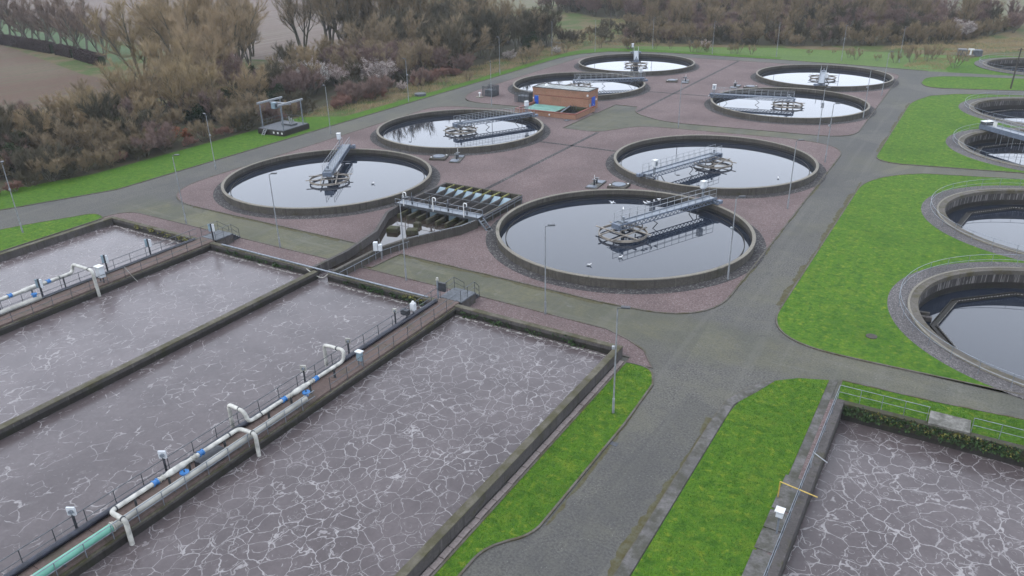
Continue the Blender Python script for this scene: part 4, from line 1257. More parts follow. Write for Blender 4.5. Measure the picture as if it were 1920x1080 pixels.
hm2 = MB().beam((0, D - 4.6, FT + 0.05), (cw * 8, D - 4.6, FT + 0.05), 0.07).mesh('tie_rod', False); hm2.materials.append(M['rail_steel'])
link('tie_rod', hm2, None, FL)
pm2 = MB().bev(-0.16, 0.16, -2.3, 0.0, -0.1, 0.62, 0.04).mesh('pier', False); pm2.materials.append(M['mossy_wall'])
for k in range(1, 8):
    link('pier', pm2, None, FL, (k * cw - 0.1, 0, 0))
bk = MB().mm(0.2, cw - 0.2, -0.25, -0.18, 0.05, 0.85).mesh('stop_log', False); bk.materials.append(M['gate_blue'])
for k in range(8):
    if k % 2:
        link('stop_log', bk, None, FL, (k * cw, 0, 0))
# service platform over the channel mouths
PL = thing('service_platform', 'steel service platform with lifting spindles across the flume mouth', 'platform', (FX0, FY0 - 0.7, 0))
MB().mm(-0.4, W + 0.35, 0, 1.2, 1.12, 1.18).build('deck', M['galvanised'], PL, False)
MB().mm(-0.45, W + 0.4, -0.05, 0.02, 0.95, 1.28).build('edge_beam', M['rail_steel'], PL, False)
MB().mm(-0.45, W + 0.4, 1.2, 1.27, 0.95, 1.28).build('edge_beam', M['galvanised'], PL, False)
rl = MB()
for yy in (0.0, 1.24):
    rl = MB().tube([(-0.4, yy, 1.75), (W + 0.3, yy, 1.75)], 0.03, 6)
    rr_ = rl.build('handrail', M['galvanised'], PL)
    for k in range(8):
        MB().tube([(-0.4 + k * (W + 0.7) / 7, yy, 1.2), (-0.4 + k * (W + 0.7) / 7, yy, 1.75)], 0.03, 6).build('post', M['galvanised'], rr_)
for k in range(4):
    x = 1.6 + k * 2.55
    sp = MB().tube([(x, 0.6, 1.2), (x, 0.6, 2.05)], 0.09, 10).build('spindle', M['dark_steel'], PL)
    MB().ring(x, 0.6, [(0.30, 2.0), (0.30, 2.06), (0.24, 2.06), (0.24, 2.0)], 18).beam((x - 0.27, 0.6, 2.03), (x + 0.27, 0.6, 2.03), 0.05).build('handwheel', M['dark_steel'], sp)
    MB().tube([(x, 0.6, 2.05), (x, 0.6, 2.6)], 0.035, 8).build('stem', M['galvanised'], sp)
    MB().tube([(x, -0.08, 1.1), (x, -0.08, 0.1)], 0.06, 8).build('guide_rod', M['dark_steel'], sp)
for k in range(3):
    x = 0.9 + k * 4.2
    c = MB().tube(smoothpath([(x, -0.1, 1.1), (x, -0.1, 2.75), (x + 0.42, -0.1, 2.75), (x + 0.42, -0.1, 2.4)], 0.2), 0.06, 8).build('vent_pipe', M['white_paint'], PL)
t = thing('pipe_run', 'twin dark pipes clipped to outer side of the flume', 'pipe', (FX1 + 0.5, FY0, 0))
for z in (0.72, 1.02):
    MB().tube([(0, 0.4, z), (0, D, z)], 0.075, 8).build('pipe', M['pipe_navy'] if z > 0.9 else M['rail_steel'], t)
for k in range(6):
    MB().tube([(0.05, 0.6 + k * 1.6, 0.05), (0.05, 0.6 + k * 1.6, 1.0)], 0.04, 6).build('bracket', M['galvanised'], t)
t = thing('steel_steps', 'short grey steel steps up to the flume platform', 'steps', (FX1 + 0.9, FY0 - 0.4, 0), -0.15)
for s in (-0.35, 0.35):
    MB().beam((0.9, s, 0.0), (-0.3, s, 1.1), 0.06, 0.18).build('stringer', M['galvanised'], t, False)
for k in range(4):
    MB().mm(0.62 - k * 0.26, 0.86 - k * 0.26, -0.33, 0.33, 0.22 + k * 0.22, 0.26 + k * 0.22).build('tread', M['rail_steel'], t, False)
railing('channel_railing', 'low pale railing outside the inlet channel wall', [(-49.15, 49.2, 0.05), (-49.15, 55.6, 0.05), (-48.3, 58.8, 0.05)], 0.72, 1.05, 'galvanised', mid=False)
railing('channel_railing', 'low grey railing on the channel wall below the flume', [(-48.45, 58.7, 0.98), (-45.55, 64.6, 0.98), (-45.2, 66.5, 0.98)], 0.16, 1.3, 'galvanised', mid=False)
t = thing('control_cabinet', 'white twin control cabinet on posts beside the inlet channel', 'cabinet', (-49.15, 54.9, 0.05), 0.5)
MB().bev(-0.42, 0.0, -0.2, 0.2, 0.95, 1.85, 0.03).build('box', M['cabinet_white'], t, False)
MB().bev(0.06, 0.4, -0.18, 0.18, 0.95, 1.6, 0.03).build('box', M['cabinet_white'], t, False)
for x in (-0.32, 0.3):
    MB().beam((x, 0, 0), (x, 0, 0.95), 0.10).build('post', M['pale_steel'], t, False)
MB().tube([(0.2, 0, 1.6), (0.2, 0, 2.2)], 0.02, 6).build('aerial', M['pale_steel'], t)
pipe('hose', 'pale hose sagging below the pipe across the channel mouth', [(-52.3, 48.1, 0.95), (-51.2, 48.0, 0.55), (-50.2, 48.0, 0.4), (-49.6, 48.1, 0.9)], 0.05, 'pipe_cream', 0.5)
pipe('water_pipe', 'long grey pipe lying on the end wall across the channel mouth', [(-64.5, 48.45, 1.03), (-38.2, 48.45, 1.03)], 0.08, 'galvanised')

# ------------------------------------------------------------------ brick pump house with its covered pit
BH = thing('pump_house', 'small flat roofed brick pump house with bright blue doors', 'building', (-71.7, 126.2, 0))
bw, bd, bh = 11.3, 3.9, 3.5
MB().mm(0, bw, 0, bd, 0, bh - 0.25).build('wall', M['brick'], BH, False)
MB().mm(-0.06, bw + 0.06, -0.06, bd + 0.06, bh - 0.25, bh - 0.001).build('parapet', M['brick'], BH, False)
MB().mm(-0.02, bw + 0.02, -0.02, bd + 0.02, 2.2, 2.32).build('brick_band', M['red_band'], BH, False)
ro = MB().mm(0.12, bw - 0.12, 0.12, bd - 0.12, bh, bh + 0.05)
rf = ro.build('roof', M['roof_metal'], BH, False)
for k in range(14):
    MB().mm(0.55 + k * 0.78, 0.62 + k * 0.78, 0.15, bd - 0.15, bh + 0.05, bh + 0.10).build('roof_seam', M['galvanised'], rf, False)
for a, b in (((-0.08, bw + 0.08), (-0.08, 0.12)), ((-0.08, bw + 0.08), (bd - 0.12, bd + 0.08)), ((-0.08, 0.12), (0.121, bd - 0.121)), ((bw - 0.12, bw + 0.08), (0.121, bd - 0.121))):
    MB().mm(a[0], a[1], b[0], b[1], bh, bh + 0.14).build('coping', M['basin_concrete'], rf, False)
MB().cyl(1.6, 2.4, 0.42, bh + 0.05, bh + 0.35, 18, 0.22).build('roof_vent', M['white_paint'], rf)
d1 = MB().mm(0.35, 1.15, -0.05, 0.02, 0.0, 2.05).build('door', M['door_blue'], BH, False)
MB().mm(0.25, 1.25, -0.03, 0.0, 2.05, 2.2).build('door_lintel', M['galvanised'], d1, False)
d2 = MB().mm(bw - 0.02, bw + 0.05, 1.3, 2.7, 0.0, 2.35).build('door', M['door_blue'], BH, False)
MB().mm(bw + 0.05, bw + 0.09, 1.95, 2.05, 0.9, 1.1).build('handle', M['white_paint'], d2, False)
MB().mm(bw + 0.0, bw + 0.03, 0.35, 1.0, 0.7, 1.35).build('notice', M['gate_blue'], BH, False)
MB().mm(0.0, 0.22, -0.04, 0.0, 1.5, 1.75).build('notice', M['white_paint'], BH, False)
MB().bev(bw - 0.25, bw + 0.0, -0.22, -0.02, 2.75, 3.05, 0.03).build('wall_lamp', M['white_paint'], BH, False)
MB().bev(bw + 0.01, bw + 0.2, 2.9, 3.05, 1.6, 1.9, 0.03).build('alarm_box', M['white_paint'], BH, False)
PT = thing('brick_pit', 'low brick walled pit with green covers in front of pump house', 'pit', (-71.5, 119.45, 0))
pw, pd, ph = 11.95, 6.65, 0.88
def pwall(x0, x1, y0, y1):
    w = MB().mm(x0, x1, y0, y1, 0, ph).build('wall', M['brick'], PT, False)
    MB().mm(x0 - 0.05, x1 + 0.05, y0 - 0.05, y1 + 0.05, ph, ph + 0.1).build('brick_coping', M['red_band'], w, False)
pwall(0, pw, 0, 0.34); pwall(0, 0.34, 0.46, pd); pwall(pw - 0.34, pw, 0.46, pd + 1.2)
MB().mm(0.3, pw - 0.3, 0.3, pd, 0.0, 0.14).build('floor', M['wet_dark'], PT, False)
for k in range(3):
    c = MB().mm(0.8, 7.3, 0.75 + k * 1.85, 2.4 + k * 1.85, 0.55, 0.64).build('cover', M['cover_green'], PT, False)
    for j in range(3):
        MB().mm(0.82, 7.28, 0.82 + k * 1.85 + j * 0.55, 1.2 + k * 1.85 + j * 0.55, 0.641, 0.72).build('cover_rib', M['cover_green'], c, False)
MB().mm(7.5, 7.7, 0.5, pd, 0.14, 0.85).build('inner_wall', M['mossy_wall'], PT, False)
MB().beam((7.9, 0.8, 0.3), (7.9, 5.8, 0.95), 0.3, 0.12).build('ladder', M['galvanised'], PT, False)
for k in range(3):
    MB().beam((8.3 + k * 0.5, 5.5, 0.14), (8.3 + k * 0.5, 5.5, 1.2), 0.1).build('standpipe', M['dark_steel'], PT, False)
MB().mm(7.7, pw - 0.34, 6.2, pd - 0.01, 0.14, 0.8).build('inner_wall', M['mossy_wall'], PT, False)
tag(MB().bev(-0.4, 0.4, -0.55, 0.55, 0, 0.08, 0.01).build('floor_grate', M['iron_lid'], None, False, (-60.6, 118.4, 0.05)), 'dark metal grating on gravel before the pump house pit', 'grate')
MB().cyl(6.9, -0.03, 0.12, 0.35, 0.6, 10).build('wall_lamp', M['white_paint'], PT)
for x, y, sx, sy, h, lab in ((-75.3, 129.3, 1.5, 1.2, 1.9, 'grey steel fenced compound left of the pump house'), (-84.2, 131.3, 1.3, 1.1, 2.0, 'tall grey slatted steel enclosure near the road island')):
    t = thing('steel_enclosure', lab, 'enclosure', (x, y, 0.05))
    for k in range(int(2 * sx / 0.3) + 1):
        MB().mm(-sx + k * 0.3, -sx + k * 0.3 + 0.17, -sy, -sy + 0.05, 0, h).build('slat', M['rail_steel'], t, False)
        MB().mm(-sx + k * 0.3, -sx + k * 0.3 + 0.17, sy - 0.05, sy, 0, h).build('slat', M['rail_steel'], t, False)
    for k in range(int(2 * sy / 0.3)):
        MB().mm(sx - 0.05, sx, -sy + k * 0.3 + 0.06, -sy + k * 0.3 + 0.23, 0, h).build('slat', M['rail_steel'], t, False)
    MB().bev(-sx + 0.4, sx - 0.3, -sy + 0.4, sy - 0.3, 0, h * 0.6, 0.05).build('tank', M['galvanised'], t, False)
    MB().beam((-sx, -sy + 0.07, h * 0.8), (sx, -sy + 0.07, h * 0.8), 0.05).build('rail', M['galvanised'], t, False)
t = thing('vent_cap', 'white mushroom vent on round slab near the road island', 'vent', (-85.3, 129.0, 0.05))
MB().cyl(0, 0, 0.75, 0, 0.15, 24).build('base', M['coping'], t)
MB().tube([(0, 0, 0.15), (0, 0, 0.8)], 0.12, 10).build('stem', M['white_paint'], t)
MB().cyl(0, 0, 0.3, 0.8, 0.95, 16, 0.15).build('cap', M['white_paint'], t)
tag(MB().cyl(0, 0, 1.15, 0, 0.45, 28).build('round_cover', M['iron_lid'], None, True, (-97.3, 125.6, -0.03)), 'dark round chamber on the verge across the road', 'chamber')

# ------------------------------------------------------------------ valve chambers on the gravel
def chamber(x, y, rz, lab1, lab2):
    t = thing('valve_chamber', lab1, 'chamber', (x, y, 0.05), rz, 'square chambers with round lids')
    MB().bev(-1.15, 1.15, -1.15, 1.15, 0, 0.32, 0.04).build('base', M['tank_concrete'], t, False)
    MB().cyl(0, 0, 0.85, 0.32, 0.40, 28).build('lid', M['lid_blue'], t)
    for s in (-1, 1):
        MB().bev(s * 0.95 - 0.1, s * 0.95 + 0.1, s * 0.7 - 0.1, s * 0.7 + 0.1, 0.32, 0.42, 0.02).build('lifting_point', M['white_paint'], t, False)
    a = rz
    q = thing('valve_slab', lab2, 'valve', (x + 2.9 * math.cos(a), y + 2.9 * math.sin(a) - 0.4, 0.05), rz, 'long slabs with valve spindles')
    MB().bev(-0.75, 0.75, -1.7, 1.9, 0, 0.16, 0.02).build('slab', M['flag_stone'], q, False)
    MB().bev(-0.65, 0.45, -1.6, -0.4, 0.16, 0.22, 0.01).build('plate', M['lid_blue'], q, False)
    MB().bev(-0.5, 0.65, 0.9, 1.8, 0.16, 0.22, 0.01).build('plate', M['lid_blue'], q, False)
    for yy in (-0.15, 0.65):
        v = MB().tube([(0, yy, 0.16), (0, yy, 0.85)], 0.12, 12).build('spindle', M['dark_steel'], q)
        MB().beam((-0.3, yy, 0.9), (0.3, yy, 0.9), 0.09).build('handle', M['pale_steel'], v, False)
    MB().tube([(0.0, 0.65, 0.85), (0.0, 0.65, 1.5)], 0.035, 6).build('stem', M['white_paint'], q)
chamber(-66.0, 88.6, 0.35, 'square chamber with blue lid between the two tanks by the verge', 'slab with valve spindles between the two tanks by the verge')
chamber(-37.6, 88.0, PI + 0.05, 'square chamber with blue lid beside the gull tank', 'slab with valve spindles beside the gull tank')
chamber(-57.5, 160.6, 0.3, 'square chamber with blue lid between the two tanks behind the pump house', 'slab with valve spindles between the tanks behind the pump house')
chamber(-41.0, 160.5, PI, 'square chamber with blue lid between the two tanks by the straight road', 'slab with valve spindles between the tanks by the straight road')
# dark drain lines laid in the gravel
for pts in ([(-52.1, 77.5), (-52.3, 113)], [(-52.6, 130), (-52.8, 193)], [(-58.6, 103.7), (-43.9, 103.7)], [(-58.3, 148.3), (-44, 148.9)]):
    strip('drain_line', pts, 0.55, 0.03, 0.062, M['dark_gravel'], False, off=-0.27)

# ------------------------------------------------------------------ screen gantry on the verge
G = thing('lifting_gantry', 'steel lifting gantry with hoist over a raised plinth on the verge', 'gantry', (-99.6, 91.0, -0.02), 0.05)
G.scale = (0.9, 0.9, 0.9)
MB().bev(-3.1, 3.1, -3.4, 3.5, 0, 0.95, 0.06).build('plinth', M['wet_concrete'], G, False)
MB().bev(-3.0, 3.0, -3.3, 3.4, 0.95, 1.05, 0.03).build('platform', M['iron_lid'], G, False)
for s in (-2.5, 2.5):
    for y in (-2.6, 2.6):
        MB().beam((s, y, 1.0), (s, y, 5.3), 0.16).build('post', M['galvanised'], G, False)
    MB().mm(s - 0.14, s + 0.14, -3.2, 3.2, 5.3, 5.62).build('beam', M['pale_steel'], G, False)
MB().mm(-2.5, 2.5, -0.2, 0.12, 5.05, 5.3).build('cross_beam', M['pale_steel'], G, False)
MB().bev(-1.6, -0.7, -0.75, 0.35, 4.15, 5.25, 0.06).build('hoist', M['gate_blue'], G, False)
MB().mm(-0.68, -0.2, -0.6, 0.2, 4.4, 5.0).build('hoist_motor', M['dark_steel'], G, False)
for k in range(3):
    MB().mm(0.6 + k * 1.0, 0.95 + k * 1.0, -3.42, -3.405, 0.35, 0.7).build('notice', M['white_paint'], G, False)
for s in (-0.3, 0.3):
    MB().beam((-1.2 + s, -4.2, 0.0), (-1.2 + s, -3.4, 0.95), 0.08).build('stringer', M['pale_steel'], G, False)
for k in range(4):
    MB().mm(-1.5, -0.9, -4.15 + k * 0.2, -3.95 + k * 0.2, 0.16 + k * 0.22, 0.2 + k * 0.22).build('tread', M['pale_steel'], G, False)
for k in range(3):
    MB().beam((0.9 + k * 0.5, 0.8, 1.05), (0.9 + k * 0.5, 0.8, 2.6 - 0.25 * k), 0.16).build('screen_leg', M['pale_steel'], G, False)
MB().mm(-0.6, 2.0, 0.2, 1.6, 1.05, 1.35).build('screen_frame', M['rail_steel'], G, False)
railing('gantry_railing', 'thin grey railing on the gantry plinth', [(-102.0, 88.5, 0.92), (-102.0, 93.7, 0.92), (-97.4, 93.9, 0.92)], 1.1, 1.4, 'rail_steel')

# small far plant beyond the back road
t = thing('pump_skid', 'rusty pump skid with pale vent standing beyond the back road', 'pump', (-5.6, 223.5, 0), 0.2)
MB().bev(-2.6, -0.6, -1.0, 1.0, 0, 1.5, 0.1).build('tank', M['rail_steel'], t, False)
MB().bev(0.8, 2.6, -1.0, 1.0, 0, 1.4, 0.1).build('tank', M['iron_lid'], t, False)
MB().cyl(0.1, -0.8, 0.9, 0, 0.3, 20).build('base', M['coping'], t)
MB().tube([(0.1, -0.8, 0.3), (0.1, -0.8, 1.6)], 0.2, 10).build('vent', M['white_paint'], t)
MB().beam((-0.5, -0.8, 1.55), (0.7, -0.8, 1.55), 0.35).build('vent_head', M['white_paint'], t, False)

# ------------------------------------------------------------------ lamp posts
def make_lamp(flood):
    t = thing('lamp_post', 'x', 'lamp post', (0, 0, 0), 0)
    MB().tube([(0, 0, 0), (0, 0, 1.2), (0, 0, 1.22), (0, 0, 7.85)], [0.085, 0.085, 0.058, 0.042], 10).build('pole', M['pale_steel'], t)
    ar = MB().tube([(0, 0, 7.85), (0, 0, 7.95), (0.42, 0, 8.05)], 0.03, 8).build('bracket', M['rail_steel'], t)
    h = MB(); h.bev(0.22, 0.80, -0.15, 0.15, 8.03, 8.12, 0.03); h.build('lantern', M['dark_steel'], t, False)
    MB().mm(0.28, 0.74, -0.11, 0.11, 8.01, 8.03).build('lantern_glass', M['lamp_glass'], t, False)
    if flood:
        f = MB().bev(-0.26, -0.07, -0.10, 0.10, 5.0, 5.2, 0.03).build('flood_lamp', M['pale_steel'], t, False)
    return t
lampA, lampB = make_lamp(False), make_lamp(True)
used = set()
def lamp(x, y, rz, label, group, flood=False, h=8.0):
    base = lampB if flood else lampA
    if flood not in used:
        used.add(flood)
        o = base
        o.location = (x, y, 0.02); o.rotation_euler.z = rz
    else:
        o = dup(base, (x, y, 0.02), rz)
    o.scale = (1, 1, h / 8.0)
    o['label'] = label; o['group'] = group
gs = 'lamp posts'
lamp(-17.4, 41.3, 0.3, 'grey lamp post in the near grass strip beside the road', gs, True)
lamp(-28.6, 52.2, 0.6, 'grey lamp post in gravel behind the foamiest lane', gs)
lamp(-43.5, 52.1, 0.9, 'grey lamp post in gravel between channel and slatted landing', gs)
lamp(-60.4, 52.4, 0.5, 'grey lamp post in gravel between channel and far landing', gs)
lamp(-75.6, 52.6, 0.5, 'grey lamp post in gravel behind the verge lane', gs)
lamp(-89.7, 41.8, 2.6, 'grey lamp post with flood lamp in grass beside the verge lane', gs, True)
for y, fl in ((69.6, True), (92.9, False)):
    lamp(-90.9, y, 2.8, 'grey lamp post on gravel edge opposite the verge gantry', gs, fl, 7.7)
lamp(-95.4, 119.4, 2.9, 'grey lamp post with flood lamp on verge opposite the road island', gs, True)
lamp(-95.6, 153.2, 2.9, 'grey lamp post on verge among dry grass and low bushes', gs)
lamp(-78.5, 122.6, 2.2, 'grey lamp post in the side road left of the pump house', gs)
for x, y in ((-98.8, 184.0), (-91.0, 193.5)):
    lamp(x, y, 2.2, 'thin grey lamp post on verge at the bend of the back road', gs)
for x, y in ((-79.5, 205.0), (-62.0, 201.5), (-46.5, 203.5), (-31.3, 203.5), (-19.0, 205.5)):
    lamp(x, y, 1.6, 'thin grey lamp post standing in the grass behind the back road', gs, x in (-79.5, -31.3), 7.8)
for y, fl in ((162.9, False), (141.7, True)):
    lamp(-17.0, y, 0.3, 'grey lamp post on gravel edge by straight road, beyond the cross road', gs, fl)
lamp(-20.4, 122.1, 0.4, 'grey lamp post standing in mouth of the green cross road', gs)
lamp(-17.2, 111.2, 0.4, 'grey lamp post on gravel corner before the green cross road', gs, True)
lamp(-17.1, 89.3, 0.5, 'grey lamp post on gravel edge between the gull tank and the next', gs)
lamp(-17.2, 66.6, 0.5, 'grey lamp post with flood lamp on gravel beside the gull tank', gs, True)
lamp(-42.0, 121.7, 0.5, 'grey lamp post in the green cross road behind the pump pit slab', gs)
t = thing('timber_pole', 'dark leaning timber pole on the oval grass island', 'pole', (3.7, 180.4, 0.05))
MB().tube([(0, 0, 0), (0.15, 0, 7.6)], [0.16, 0.11], 10).build('shaft', M['timber'], t)
MB().beam((-0.35, 0, 7.2), (0.6, 0, 7.3), 0.12).build('cross_arm', M['timber'], t, False)

# ------------------------------------------------------------------ gulls
def gull(x, y, z, rz, label, pose='float', group='gulls'):
    t = thing('gull', label, 'bird', (x, y, z), rz, group)
    b = MB()
    prof = [(-0.22, 0.02, 0.13), (-0.16, 0.07, 0.12), (-0.05, 0.10, 0.10), (0.06, 0.10, 0.11), (0.14, 0.07, 0.15), (0.18, 0.05, 0.22), (0.22, 0.055, 0.26), (0.27, 0.035, 0.26), (0.29, 0.012, 0.255)]
    b.tube([(p[0], 0, p[2]) for p in prof], [p[1] for p in prof], 10)
    b.build('body', M['bird_white'], t)
    MB().tube([(0.28, 0, 0.255), (0.345, 0, 0.243)], [0.014, 0.006], 6).build('bill', M['bird_bill'], t)
    w = MB()
    for s in (-1, 1):
        w = MB()
        if pose == 'fly':
            P = [(0.12, s * 0.07, 0.16), (0.14, s * 0.30, 0.24), (0.02, s * 0.62, 0.20), (-0.05, s * 0.34, 0.22), (-0.08, s * 0.07, 0.15)]
        else:
            P = [(0.08, s * 0.10, 0.15), (0.0, s * 0.115, 0.17), (-0.28, s * 0.03, 0.17), (-0.12, s * 0.10, 0.10), (0.04, s * 0.11, 0.09)]
        Q = [(p[0], p[1], p[2] + 0.015) for p in P]
        n = 5
        w.add(P + Q, [tuple(range(n)), tuple(range(n, 2 * n))[::-1]] + [(i, (i + 1) % n, n + (i + 1) % n, n + i) for i in range(n)])
        w.build('wing', M['bird_grey'], t, False)
    if pose == 'perch':
        for s in (-0.03, 0.03):
            MB().tube([(0.0, s, 0.06), (0.01, s, -0.02)], 0.008, 5).build('leg', M['bird_bill'], t)
    t.scale = (0.95, 0.95, 0.95)
    return t
gull(-28.0, 66.6, 0.04, 0.7, 'white gull floating on the dark tank water near the bridge reflection')
gull(-29.9, 63.4, 0.04, 0.4, 'white gull floating closest to the near wall of the gull tank')
ca, sa = math.cos(math.radians(66)), math.sin(math.radians(66))
for k, r in enumerate((0.4, 3.6, 4.1, 4.9, 5.6)):
    gull(-30.25 + ca * r - sa * 0.54, 72.4 + sa * r + ca * 0.54, 2.72, 2.0 + k, 'white gull perched on the scraper bridge handrail', 'perch', 'gulls on the handrail')
gull(-32.6, 74.6, 2.6, 1.2, 'white gull flying low over the tank beside the bridge', 'fly')
gull(-20.9, 100.6, 0.04, 2.0, 'gull floating alone on the tank beyond the gull tank')
gull(-66.4, 74.4, 0.04, 1.0, 'gull floating on the tree reflecting tank')

# ------------------------------------------------------------------ vegetation
mat_bark('bark_olive', (0.130, 0.127, 0.090, 1), (0.183, 0.167, 0.129, 1))
mat_bark('twig_olive', (0.280, 0.217, 0.135, 1), (0.383, 0.297, 0.193, 1))
mat_bark('twig_willow', (0.386, 0.294, 0.164, 1), (0.464, 0.345, 0.214, 1))
mat_bark('twig_brown', (0.216, 0.152, 0.116, 1), (0.319, 0.233, 0.181, 1))
mat_bark('twig_purple', (0.244, 0.172, 0.152, 1), (0.343, 0.237, 0.200, 1))
mat_bark('twig_dark', (0.107, 0.099, 0.067, 1), (0.184, 0.156, 0.105, 1))
mat_bark('twig_pink', (0.366, 0.209, 0.167, 1), (0.293, 0.169, 0.132, 1))
mat_bark('blossom', (0.770, 0.630, 0.595, 1), (0.800, 0.787, 0.735, 1))
mat_bark('leaf_dark', (0.038, 0.060, 0.028, 1), (0.063, 0.081, 0.038, 1))
mat_bark('leaf_orange', (0.473, 0.149, 0.070, 1), (0.385, 0.131, 0.070, 1))
mat_bark('hedge_leaf', (0.079, 0.056, 0.052, 1), (0.105, 0.074, 0.063, 1))
mat_bark('dry_blade', (0.455, 0.350, 0.201, 1), (0.367, 0.289, 0.158, 1))

def unit(v):
    return v / (np.linalg.norm(v, axis=-1, keepdims=True) + 1e-9)

def grow(rng, p, d, L, n, up, wob):
    pts = [p]
    for i in range(n):
        d = unit(d + np.array([0, 0, up]) + rng.normal(0, wob, 3))
        p = p + d * (L / n)
        pts.append(p)
    return np.array(pts)

def path_at(P, t):
    x = t * (len(P) - 1)
    i = min(int(x), len(P) - 2)
    return P[i] + (P[i + 1] - P[i]) * (x - i), unit(P[i + 1] - P[i])

def tri_mesh(name, V, mat, per=3):
    V = np.asarray(V, dtype=np.float32).reshape(-1, 3)
    n = len(V) // per
    me = bpy.data.meshes.new(name)
    me.vertices.add(len(V))
    me.vertices.foreach_set('co', V.ravel())
    me.loops.add(len(V))
    me.loops.foreach_set('vertex_index', np.arange(len(V), dtype=np.int32))
    me.polygons.add(n)
    me.polygons.foreach_set('loop_start', np.arange(0, len(V), per, dtype=np.int32))
    me.update()
    me.validate()
    me.materials.append(mat)
    return me

def blades(rng, P, D, L, W):
    # thin triangles: base centre P, direction D, length L, width W
    side = unit(np.cross(D, rng.normal(0, 1, D.shape)))
    a = P - side * W[:, None] / 2
    b = P + side * W[:, None] / 2
    c = P + D * L[:, None]
    return np.stack([a, b, c], 1).reshape(-1, 3)

def gen_tree(seed, h, stems, spread, n1, n2, ntw, twl, r0, bark, twig, base_r=0.25, up1=0.10, start=0.22, len1=0.34, extra=None, tww=0.036, lean=0.0, leaves=None):
    rng = np.random.default_rng(seed)
    ntw = int(ntw * 1.15)
    twl *= 1.5
    tww = min(tww, 0.036)
    tr = MB()
    fine = MB()
    carriers = []
    for s in range(stems):
        az = 2 * PI * (s + rng.uniform(-0.3, 0.3)) / stems
        a = math.radians(spread) * (rng.uniform(0.35, 1.0) if stems > 1 else rng.uniform(0, 0.2))
        d = np.array([math.sin(a) * math.cos(az) + lean, math.sin(a) * math.sin(az), math.cos(a)])
        L = h * rng.uniform(0.82, 1.0)
        p0 = np.array([math.cos(az) * base_r * (stems > 1), math.sin(az) * base_r * (stems > 1), -0.1])
        S = grow(rng, p0, unit(d), L, 7, up1 * 0.6, 0.06)
        k = r0 * rng.uniform(0.7, 1.0)
        tr.tube(S, [k * (1 - 0.92 * i / 7) + 0.012 for i in range(8)], 5, cap=False)
        for b in range(n1):
            t = start + (0.97 - start) * (b + rng.uniform(0, 1)) / n1
            p, dd = path_at(S, t)
            out = unit(np.cross(dd, rng.normal(0, 1, 3)))
            an = math.radians(rng.uniform(22, 48))
            d1 = unit(dd * math.cos(an) + out * math.sin(an))
            L1 = h * len1 * (1.1 - 0.65 * t) * rng.uniform(0.7, 1.15)
            B = grow(rng, p, d1, L1, 4, up1, 0.10)
            k1 = k * (1 - 0.85 * t) * 0.5 + 0.012
            tr.tube(B, [k1 * (1 - 0.8 * i / 4) for i in range(5)], 4, cap=False)
            carriers.append((B, L1 * 0.6))
            for c in range(n2):
                t2 = 0.25 + 0.75 * (c + rng.uniform(0, 1)) / n2
                p2, d2 = path_at(B, min(t2, 0.99))
                o2 = unit(np.cross(d2, rng.normal(0, 1, 3)))
                a2 = math.radians(rng.uniform(25, 55))
                L2 = L1 * 0.55 * rng.uniform(0.6, 1.1)
                C = grow(rng, p2, unit(d2 * math.cos(a2) + o2 * math.sin(a2)), L2, 3, up1, 0.14)
                fine.tube(C, [0.020, 0.014, 0.010, 0.005], 3, cap=False)
                carriers.append((C, L2))
    w = np.array([c[1] for c in carriers]); w /= w.sum()
    idx = rng.choice(len(carriers), ntw, p=w)
    tt = rng.uniform(0.15, 1.0, ntw) ** 0.8
    P, Dv = [], []
    for i, t in zip(idx, tt):
        p, d = path_at(carriers[i][0], min(t, 0.995))
        P.append(p); Dv.append(d)
    P, Dv = np.array(P), np.array(Dv)
    D = unit(Dv * 0.9 + rng.normal(0, 0.30, P.shape) + np.array([0, 0, 0.45]))
    Lw = twl * rng.uniform(0.5, 1.3, ntw)
    T = blades(rng, P, D, Lw, np.full(ntw, tww))
    # side twiglets on the twigs
    q = P + D * Lw[:, None] * rng.uniform(0.2, 0.7, (ntw, 1))
    D2 = unit(D + rng.normal(0, 0.4, P.shape))
    T2 = blades(rng, q, D2, Lw * 0.6, np.full(ntw, tww * 0.75))
    fv = np.array(fine.v)
    tris = []
    for f in fine.f:
        tris += [fv[f[0]], fv[f[1]], fv[f[2]], fv[f[0]], fv[f[2]], fv[f[3]]]
    allT = np.concatenate([np.array(tris), T, T2])
    trunk = tr.mesh('trunk'); trunk.materials.append(M[bark])
    crown = tri_mesh('crown', allT, M[twig])
    out = [('trunk', trunk), ('crown', crown)]
    if leaves:
        n, size, lm = leaves
        ii = rng.integers(0, ntw, n)
        C = P[ii] + D[ii] * Lw[ii][:, None] * rng.uniform(0.2, 1.0, (n, 1)) + rng.normal(0, 0.06, (n, 3))
        nd = unit(rng.normal(0, 1, (n, 3)))
        out.append(('blossom' if lm == 'blossom' else 'leaves', tri_mesh('leaves', blades(rng, C, nd, np.full(n, size), np.full(n, size)), M[lm])))
    return out

